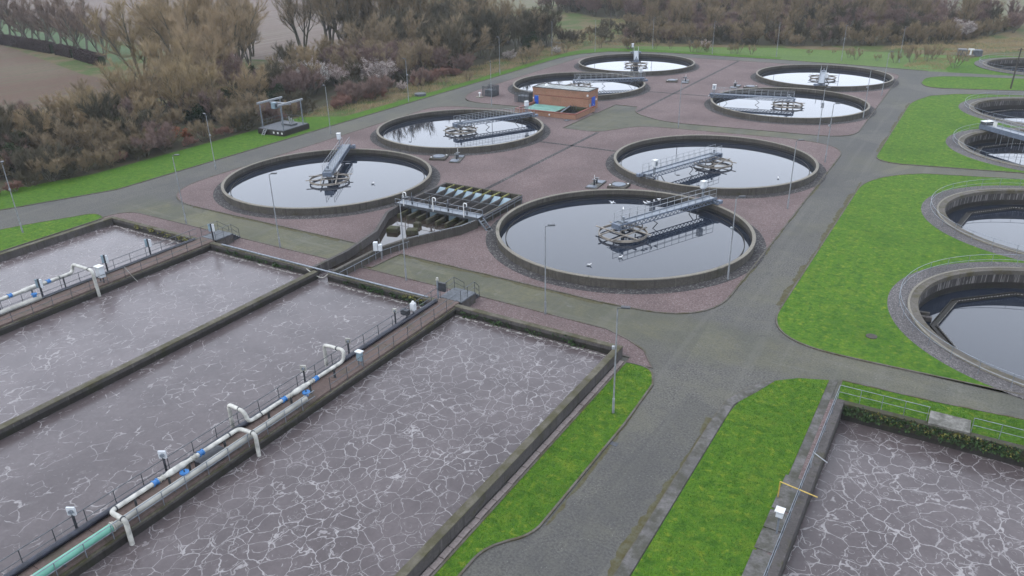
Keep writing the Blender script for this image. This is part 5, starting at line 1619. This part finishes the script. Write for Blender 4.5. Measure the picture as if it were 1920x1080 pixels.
def gen_dense(seed, rx, h, n, size, mat, bark='bark_olive', lumps=9):
    # leafy evergreen or ivy mass: lumps of small leaves round short stems
    rng = np.random.default_rng(seed)
    tr = MB()
    cs = []
    for k in range(lumps):
        a = rng.uniform(0, 2 * PI); r = rx * 0.65 * math.sqrt(rng.uniform(0, 1))
        c = np.array([r * math.cos(a), r * math.sin(a), h * rng.uniform(0.3, 0.75)])
        cs.append((c, rng.uniform(0.28, 0.5) * rx, rng.uniform(0.2, 0.36) * h))
        tr.tube([(c[0] * 0.2, c[1] * 0.2, -0.1), (c[0] * 0.7, c[1] * 0.7, c[2] * 0.6), tuple(c)], [0.09, 0.06, 0.02], 4, cap=False)
    P = []
    for c, a, b in cs:
        m_ = n // lumps
        v = unit(rng.normal(0, 1, (m_, 3))) * rng.uniform(0.55, 1.05, (m_, 1)) ** 0.6
        P.append(c + v * np.array([a, a, b]))
    P = np.concatenate(P)
    P[:, 2] = np.maximum(P[:, 2], 0.05)
    D = unit(rng.normal(0, 1, P.shape) + np.array([0, 0, 0.4]))
    s = size * rng.uniform(0.6, 1.3, len(P))
    trunk = tr.mesh('trunk'); trunk.materials.append(M[bark])
    return [('trunk', trunk), ('crown', tri_mesh('crown', blades(rng, P, D, s, s * 0.6), M[mat]))]

KIND = {
    'willow1': gen_tree(11, 12.5, 6, 26, 11, 4, 5200, 0.95, 0.24, 'bark_olive', 'twig_willow'),
    'willow2': gen_tree(12, 12.0, 5, 30, 12, 4, 5200, 0.95, 0.26, 'bark_olive', 'twig_willow', up1=0.07),
    'poplar1': gen_tree(13, 13.0, 4, 18, 14, 4, 5200, 0.85, 0.24, 'bark_olive', 'twig_olive', up1=0.16),
    'poplar2': gen_tree(14, 13.5, 5, 22, 12, 4, 5200, 0.85, 0.26, 'bark_olive', 'twig_olive', up1=0.15),
    'lean1': gen_tree(15, 12.0, 2, 20, 16, 4, 4200, 0.8, 0.26, 'bark_olive', 'twig_brown', up1=0.10, lean=-0.22, start=0.16),
    'lean2': gen_tree(16, 11.0, 3, 26, 12, 4, 4200, 0.8, 0.24, 'bark_olive', 'twig_brown', up1=0.12, lean=-0.12, start=0.16),
    'round1': gen_tree(17, 8.0, 4, 34, 10, 4, 5200, 0.65, 0.17, 'bark_olive', 'twig_dark', len1=0.42),
    'round2': gen_tree(18, 8.0, 5, 38, 9, 4, 5200, 0.65, 0.16, 'bark_olive', 'twig_olive', len1=0.42),
    'round3': gen_tree(19, 7.5, 4, 34, 10, 4, 5200, 0.65, 0.15, 'bark_olive', 'twig_purple', len1=0.42),
    'shrub1': gen_tree(21, 4.2, 9, 52, 6, 3, 4200, 0.5, 0.06, 'bark_olive', 'twig_olive', len1=0.42, tww=0.05),
    'shrub2': gen_tree(22, 4.0, 9, 58, 6, 3, 4200, 0.5, 0.06, 'bark_olive', 'twig_dark', len1=0.45, tww=0.05),
    'shrub3': gen_tree(23, 4.0, 8, 55, 6, 3, 4200, 0.5, 0.06, 'bark_olive', 'twig_purple', len1=0.45, tww=0.05),
    'slender': gen_tree(24, 7.5, 3, 16, 11, 3, 2200, 0.6, 0.11, 'bark_olive', 'twig_willow', len1=0.26),
    'bramble': gen_tree(25, 2.0, 10, 68, 5, 3, 3200, 0.4, 0.03, 'bark_olive', 'twig_pink', len1=0.6, tww=0.045),
    'blossom': gen_tree(26, 4.6, 8, 52, 7, 3, 3600, 0.5, 0.08, 'bark_olive', 'twig_brown', len1=0.45, leaves=(9500, 0.115, 'blossom')),
    'orange': gen_tree(27, 2.6, 6, 40, 5, 3, 1500, 0.35, 0.04, 'bark_olive', 'twig_brown', len1=0.4, leaves=(2400, 0.13, 'leaf_orange')),
    'ivy': gen_dense(28, 2.4, 4.6, 5200, 0.22, 'leaf_dark'),
    'sapling': gen_tree(29, 2.4, 4, 32, 6, 3, 520, 0.35, 0.04, 'bark_olive', 'twig_olive', len1=0.4, tww=0.045),
}
def plant(kind, x, y, s, name, label, cat, group, sz=None, z=-0.05, rz=None):
    t = thing(name, label, cat, (x, y, z), RNG.uniform(0, 6.28) if rz is None else rz, group)
    t.scale = (s, s, (sz or s))
    for nm, me in KIND[kind]:
        link(nm, me, None, t)
    return t

def pick(*a):
    return a[int(RNG.integers(0, len(a)))]
def jit(v):
    return float(RNG.uniform(-v, v))

t_ = NT('leaf_litter', 0.95, 0.1).geo()
t_.col(t_.mix(t_.step(t_.noise(0.5, 6, 0.7), 0.35, 0.65), (0.10, 0.078, 0.055, 1), (0.10, 0.105, 0.06, 1)))
M['leaf_litter'] = t_.m
sheet('woodland_floor', [rounded([(-160, -20), (-118, -20), (-104.6, 30, 5), (-104.4, 92), (-106.5, 102), (-107, 130), (-106.5, 208), (-152, 212), (-152, 150), (-138, 110), (-142, 60)])], -0.045, M['leaf_litter'])
# leaning trees in the field hedge row
for x, y, s, k in ((-276, 142, 1.5, 'lean1'), (-266, 140.5, 1.25, 'lean2'), (-258, 139, 1.1, 'lean1'), (-247, 137, 1.2, 'lean2'), (-238, 136, 1.45, 'lean1'), (-226, 133, 1.3, 'lean2'), (-218, 131.5, 1.4, 'lean1'), (-206, 129, 1.2, 'lean2'), (-290, 146, 1.4, 'lean2')):
    plant(k, x, y, s, 'bare_tree', 'leaning bare tree in the row along the field hedge', 'tree', 'trees in the field hedge row', rz=0.5 + jit(0.3))
# tall willows rising behind the thicket
for x, y, s in ((-166, 112, 1.45), (-160, 121, 1.6), (-152, 114, 1.6), (-147, 122, 1.5), (-141, 113, 1.3), (-172, 122, 1.3), (-136, 106, 1.15)):
    plant(pick('willow1', 'willow2'), x, y, s, 'bare_tree', 'tall golden twigged willow behind the thicket', 'tree', 'golden willows behind the thicket')
for x, y, s in ((-168, 142, 1.35), (-161, 139, 1.15), (-172, 150, 1.0)):
    plant('poplar1', x, y, s, 'bare_tree', 'bare tree standing apart before the ploughed field', 'tree', 'separate trees before the field')
for x, y, s in ((-163, 160, 1.6), (-157, 164, 1.75), (-151, 163, 1.6), (-146, 170, 1.75), (-140, 169, 1.5), (-135, 174, 1.55), (-155, 172, 1.6), (-143, 178, 1.5)):
    plant(pick('poplar1', 'poplar2'), x, y, s, 'bare_tree', 'tall upright bare poplar in the dense clump', 'tree', 'poplar clump')
for x, y, s in ((-152, 205, 1.35), (-148, 212, 1.25), (-138, 214, 1.0)):
    plant('willow1', x, y, s, 'bare_tree', 'pale bare tree rising above the dark wood', 'tree', 'trees above the dark wood')
# thicket on the verge side
cnt = 0
for k in range(400):
    y = RNG.uniform(22, 128)
    x = RNG.uniform(-137, -106.5)
    if y > 95 and x > -107 - (y - 95) * 0.1:
        continue
    edge = -106.5 - x
    if RNG.uniform() > 0.40:
        continue
    cnt += 1
    r = RNG.uniform()
    if edge < 5:
        plant(pick('shrub1', 'shrub2', 'shrub3', 'shrub1', 'bramble'), x, y, RNG.uniform(0.6, 1.05), 'shrub', 'bare tangled shrub at the thicket edge along the mown verge', 'shrub', 'thicket edge shrubs')
    elif r < 0.16:
        plant('ivy', x, y, RNG.uniform(0.8, 1.3), 'evergreen_shrub', 'dark evergreen shrub inside the verge thicket', 'shrub', 'dark evergreens in the thicket')
    elif r < 0.36:
        plant('slender', x, y, RNG.uniform(0.8, 1.25), 'bare_tree', 'slender pale stemmed tree rising from the thicket', 'tree', 'slender thicket trees')
    elif r < 0.56:
        plant(pick('round1', 'round2', 'round3'), x, y, RNG.uniform(0.6, 1.05), 'bare_tree', 'small bare round crowned tree in the verge thicket', 'tree', 'small thicket trees')
    else:
        plant(pick('shrub1', 'shrub2', 'shrub3'), x, y, RNG.uniform(0.8, 1.4), 'shrub', 'bare grey brown shrub inside the verge thicket', 'shrub', 'thicket shrubs')
yy_ = 24.0
while yy_ < 104:
    plant(pick('shrub1', 'shrub2', 'shrub3', 'shrub1', 'bramble'), -106.6 + jit(0.9), yy_, RNG.uniform(0.5, 0.85), 'shrub', 'bare tangled shrub at the thicket edge along the mown verge', 'shrub', 'thicket edge shrubs')
    yy_ += RNG.uniform(1.5, 3.0)
for x, y, s in ((-125, 95, 0.85), (-120, 87, 0.8), (-129, 84, 0.9), (-117, 100, 0.7), (-134, 96, 1.0), (-123, 72, 0.7), (-118, 60, 0.62)):
    plant(pick('willow1', 'willow2'), x, y, s, 'bare_tree', 'smaller golden twigged willow standing among the thicket shrubs', 'tree', 'small willows in the thicket')
for x, y, s in ((-109.5, 76.5, 1.0), (-108.4, 78.6, 0.8), (-111, 92, 0.75), (-119, 112, 0.9)):
    plant('orange', x, y, s, 'beech_bush', 'small bush still holding rusty orange leaves', 'shrub', 'orange leaved bushes')
# blossoming bushes
for x, y, s in ((-125, 120, 1.25), (-119.5, 119, 1.25), (-117.5, 126, 1.0), (-124, 126.5, 1.1), (-111.5, 130, 1.15), (-115, 133, 1.1)):
    plant('blossom', x, y, s, 'blossom_bush', 'pale pinkish blossoming blackthorn bush beyond the gantry', 'shrub', 'blossoming bushes by the gantry')
for x, y, s in ((-103.5, 127.5, 0.4), (-104.5, 172, 0.5), (-98.5, 186, 0.4), (-66, 208, 0.5), (-9, 252, 1.1)):
    plant('blossom', x, y, s, 'blossom_bush', 'small white flowering bush alone among bare scrub', 'shrub', 'single flowering bushes')
for k in range(26):
    y = RNG.uniform(106, 160)
    plant(pick('bramble', 'bramble', 'shrub3'), -105.5 + jit(2.6) - (y - 106) * 0.01, y, RNG.uniform(0.6, 1.0), 'bramble', 'low reddish bramble patch between dry grass and wood', 'bramble', 'reddish brambles')
# purple and dark wood beyond
for k in range(34):
    x, y = RNG.uniform(-136, -108.5), RNG.uniform(128, 152)
    plant(pick('round3', 'shrub3', 'round2'), x, y, RNG.uniform(0.7, 1.0), 'bare_tree', 'purplish bare small tree between blossom and dark wood', 'tree', 'purplish small trees')
for k in range(74):
    x, y = RNG.uniform(-150, -106.5), RNG.uniform(150, 206)
    plant(pick('round1', 'round1', 'round2', 'ivy', 'round1'), x, y, RNG.uniform(0.95, 1.4), 'bare_tree', 'dense dark tree in the wood beside the road bend', 'tree', 'dark wood trees')
# bushes dotted over the verges
for x, y, s, k in ((-101.5, 131, 0.9, 'sapling'), (-98.8, 136, 0.8, 'sapling'), (-97.8, 143.5, 0.8, 'sapling'), (-98.6, 145, 0.7, 'sapling'), (-97.8, 172, 1.2, 'sapling'), (-99.5, 175, 1.4, 'sapling'), (-98.0, 168.5, 1.5, 'sapling'), (-101.5, 181, 1.5, 'sapling'), (-97.9, 190, 1.0, 'sapling'), (-93, 201, 1.1, 'sapling')):
    plant(k, x, y, s, 'sapling', 'small leafless bush in dry grass beside the road verge', 'shrub', 'verge bushes')
for x, y, s in ((-86, 203.2, 1.0), (-79, 206, 0.9), (-75, 206.5, 0.8), (-68, 203.5, 1.1), (-66.2, 203.2, 1.2), (-64.5, 204.5, 1.0), (-58, 205, 0.9), (-56.5, 205.2, 1.0), (-53, 205.2, 0.9), (-30.5, 209, 0.9), (-28.5, 206.5, 1.0), (-24, 207, 0.6), (-19.8, 205, 1.0), (-16.5, 207, 1.3), (-13.5, 210, 1.4), (-7.3, 202.2, 1.5), (-18, 214, 1.3), (-12.5, 214, 1.2), (-40, 210, 0.5), (-35, 214, 0.4)):
    plant('sapling', x, y, s, 'sapling', 'small leafless bush standing in grass behind the back road', 'shrub', 'back road bushes')
# scrub corner
for k in range(30):
    x, y = RNG.uniform(-112, -84), RNG.uniform(200, 262)
    plant(pick('sapling', 'shrub1', 'shrub2'), x, y, RNG.uniform(0.6, 0.95), 'shrub', 'grey brown bush in the pale scrub past the road bend', 'shrub', 'scrub corner bushes')
# front rows of the far wood
sheet('woodland_floor', [[(-97, 213), (-72, 218), (-45, 225), (-20, 237), (-9, 247), (4, 284), (-24, 292), (-30, 480), (-150, 480), (-160, 300), (-130, 274), (-95, 262)]], -0.028, M['leaf_litter'])
def edge_y(x):
    return np.interp(x, [-97, -72, -45, -20, -9, 6], [212, 217, 224, 236, 246, 282])
for k in range(120):
    x = -92 + 96 * (k + RNG.uniform()) / 120
    y = edge_y(x) + RNG.uniform(0, 13)
    plant(pick('round2', 'round2', 'round3', 'shrub1', 'round1'), x, y, RNG.uniform(0.45, 0.68), 'bare_tree', 'dull olive bare tree along front edge of the far wood', 'tree', 'front edge of the far wood')
# the far wood itself, one mass
def scatter_wood(name, pts, kinds, label):
    me = bpy.data.meshes.new(name)
    me.from_pydata([(p[0], p[1], 0) for p in pts], [], [])
    sc = me.attributes.new('tree_scale', 'FLOAT', 'POINT'); sc.data.foreach_set('value', np.array([p[2] for p in pts], dtype=np.float32))
    ro = me.attributes.new('tree_turn', 'FLOAT', 'POINT'); ro.data.foreach_set('value', RNG.uniform(0, 6.28, len(pts)).astype(np.float32))
    ix = me.attributes.new('tree_kind', 'INT', 'POINT'); ix.data.foreach_set('value', RNG.integers(0, len(kinds), len(pts)).astype(np.int32))
    o = link(name, me)
    ng = bpy.data.node_groups.new(name, 'GeometryNodeTree')
    ng.interface.new_socket('Geometry', in_out='INPUT', socket_type='NodeSocketGeometry')
    ng.interface.new_socket('Geometry', in_out='OUTPUT', socket_type='NodeSocketGeometry')
    N, Lk = ng.nodes, ng.links
    gi, go = N.new('NodeGroupInput'), N.new('NodeGroupOutput')
    m2p = N.new('GeometryNodeMeshToPoints')
    Lk.new(gi.outputs[0], m2p.inputs['Mesh'])
    jn = N.new('GeometryNodeJoinGeometry')
    def attr(nm, ty):
        a = N.new('GeometryNodeInputNamedAttribute'); a.data_type = ty; a.inputs['Name'].default_value = nm
        return [s_ for s_ in a.outputs if s_.enabled and s_.name == 'Attribute'][0]
    ak, asc, art = attr('tree_kind', 'INT'), attr('tree_scale', 'FLOAT'), attr('tree_turn', 'FLOAT')
    cx = N.new('ShaderNodeCombineXYZ'); Lk.new(art, cx.inputs[2])
    e2r = N.new('FunctionNodeEulerToRotation'); Lk.new(cx.outputs[0], e2r.inputs[0])
    for i, kd in enumerate(kinds):
        cp = N.new('FunctionNodeCompare'); cp.data_type = 'INT'; cp.operation = 'EQUAL'
        ins = [s_ for s_ in cp.inputs if s_.enabled]
        Lk.new(ak, ins[0]); ins[1].default_value = i
        for nm, tm in KIND[kd]:
            src = bpy.data.objects.new('wood_source', tm)       # unlinked source of the mass
            oi = N.new('GeometryNodeObjectInfo'); oi.inputs['Object'].default_value = src
            iop = N.new('GeometryNodeInstanceOnPoints')
            Lk.new(m2p.outputs[0], iop.inputs['Points']); Lk.new(cp.outputs[0], iop.inputs['Selection'])
            Lk.new(oi.outputs['Geometry'], iop.inputs['Instance']); Lk.new(e2r.outputs[0], iop.inputs['Rotation']); Lk.new(asc, iop.inputs['Scale'])
            Lk.new(iop.outputs[0], jn.inputs[0])
    Lk.new(jn.outputs[0], go.inputs[0])
    md = o.modifiers.new('wood', 'NODES'); md.node_group = ng
    o['kind'] = 'stuff'
    tag(o, label, 'woodland')
    return o
pts = []
while len(pts) < 900:
    x, y = RNG.uniform(-215, 6), RNG.uniform(215, 420)
    if x > -95 and y < edge_y(x) + 12:
        continue
    if x <= -95 and y < 262 + (-95 - x) * 0.35:
        continue
    if x > -24 and y > 292:
        continue
    if -225 < x < -160 and 275 < y < 385:
        continue
    pts.append((x, y, RNG.uniform(0.75, 1.0) * min(1.5, 0.55 + max(0, y - 225) * 0.0075)))
scatter_wood('far_wood', pts, ['round3', 'round2', 'round3', 'round1', 'round3', 'poplar2'], 'hazy brown and blue bare wood filling the distance')

# clipped hedge in the field
def hedge(p, q, w, h, label):
    p, q = Vector(p), Vector(q)
    L = (q - p).length
    n = int(L * 420)
    P = np.stack([RNG.uniform(0, L, n), RNG.uniform(-w / 2, w / 2, n), RNG.uniform(0, h, n)], 1)
    e = RNG.integers(0, 3, n)
    P[e == 0, 2] = h * RNG.uniform(0.92, 1.05, (e == 0).sum())
    P[e == 1, 1] = -w / 2 * RNG.uniform(0.9, 1.1, (e == 1).sum())
    D = unit(RNG.normal(0, 1, P.shape))
    t = thing('hedge', label, 'hedge', (p.x, p.y, -0.05), math.atan2(q.y - p.y, q.x - p.x), 'clipped hedges')
    link('foliage', tri_mesh('foliage', blades(RNG, P, D, np.full(n, 0.35), np.full(n, 0.2)), M['hedge_leaf']), None, t)
    MB().mm(0.1, L - 0.1, -w * 0.36, w * 0.36, 0, h * 0.85).build('core', M['leaf_dark'], t, False)
hedge((-310, 143), (-274, 137), 2.2, 3.0, 'dark clipped hedge at the far end of the field row')
hedge((-269, 136), (-232, 130.5), 2.0, 2.8, 'long dark clipped hedge below the leaning trees')
hedge((-229, 130), (-218, 128), 2.0, 2.6, 'short dark clipped hedge section below the leaning trees')
hedge((-215, 127), (-196, 122), 2.0, 2.6, 'dark hedge section running toward the willows')

# ------------------------------------------------------------------ grass blades and dry stalks
def inside(poly, P):
    x, y = P[:, 0], P[:, 1]
    c = np.zeros(len(P), bool)
    n = len(poly)
    j = n - 1
    for i in range(n):
        xi, yi = poly[i]; xj, yj = poly[j]
        if yi != yj:
            c ^= ((yi > y) != (yj > y)) & (x < (xj - xi) * (y - yi) / (yj - yi) + xi)
        j = i
    return c
def tufts(name, poly, n, h, w, z, mat, label, cat='grass', box=None, clump=0.0):
    xs = [p[0] for p in poly]; ys = [p[1] for p in poly]
    b = box or (min(xs), max(xs), min(ys), max(ys))
    P = np.stack([RNG.uniform(b[0], b[1], n), RNG.uniform(b[2], b[3], n), np.full(n, z)], 1)
    P = P[inside(poly, P)]
    if clump:
        f = np.sin(P[:, 0] * 0.9 + 1.3) * np.sin(P[:, 1] * 0.55) + np.sin(P[:, 0] * 0.37 - P[:, 1] * 0.61)
        P = P[f > RNG.uniform(-1.4, 1.0, len(P))]
    D = unit(np.stack([RNG.normal(0, 0.5, len(P)), RNG.normal(0, 0.5, len(P)), np.ones(len(P))], 1))
    T = blades(RNG, P, D, h * RNG.uniform(0.5, 1.3, len(P)), np.full(len(P), w))
    o = link(name, tri_mesh(name, T, M[mat]))
    o['kind'] = 'stuff'
    tag(o, label, cat)
tufts('grass', L4, 34000, 0.06, 0.035, 0.06, 'lawn', 'short grass of the strip between road and basin path', box=(-10.6, -5.6, 26, 53))
tufts('grass', L6, 22000, 0.06, 0.035, 0.06, 'lawn', 'short grass of the strip beside the outer basin wall', box=(-19.3, -16.2, 20, 48.2))
tufts('grass', L5, 14000, 0.07, 0.035, 0.06, 'lawn', 'short grass behind the mossy end wall', box=(-4.8, 8, 50, 54))
dry1 = [(-107, 100), (-98.3, 105), (-97.5, 135), (-97.9, 180), (-97.5, 200), (-112, 230), (-108, 180), (-107, 130)]
tufts('dry_grass', dry1, 42000, 0.65, 0.05, -0.05, 'dry_blade', 'pale dry grass between road verge and wood', clump=1)
tufts('dry_grass', [(-24, 226), (-8, 228), (10, 236), (14, 262), (-14, 262), (-24, 240)], 16000, 0.8, 0.06, -0.05, 'dry_blade', 'pale dry grass before the far wood near the skid', clump=1)
tufts('dry_grass', [(-18, 197), (-9, 199), (-8, 216), (-16, 216)], 5000, 0.5, 0.05, -0.05, 'dry_blade', 'dry grass patch with bushes behind the back road', clump=1)
tufts('dry_grass', [(-112, 205), (-84, 206), (-80, 270), (-120, 275)], 16000, 0.8, 0.07, -0.05, 'dry_blade', 'pale dry grass in the scrub corner', clump=1)

# ------------------------------------------------------------------ haze: damp winter air over the whole site
hz = MB().mm(-700, 500, -120, 900, -3.2, 36).build('haze', None, None, False)
hz['kind'] = 'stuff'
tag(hz, 'thin pale winter haze over the whole site', 'haze')
hm_ = bpy.data.materials.new('haze_air')
hm_.use_nodes = True
nn = hm_.node_tree.nodes
nn.remove(nn['Principled BSDF'])
pv = nn.new('ShaderNodeVolumePrincipled')
pv.inputs['Color'].default_value = (0.86, 0.92, 1.0, 1)
pv.inputs['Density'].default_value = 0.00012
pv.inputs['Anisotropy'].default_value = 0.2
hm_.node_tree.links.new(pv.outputs[0], nn['Material Output'].inputs['Volume'])
hz.data.materials.append(hm_)
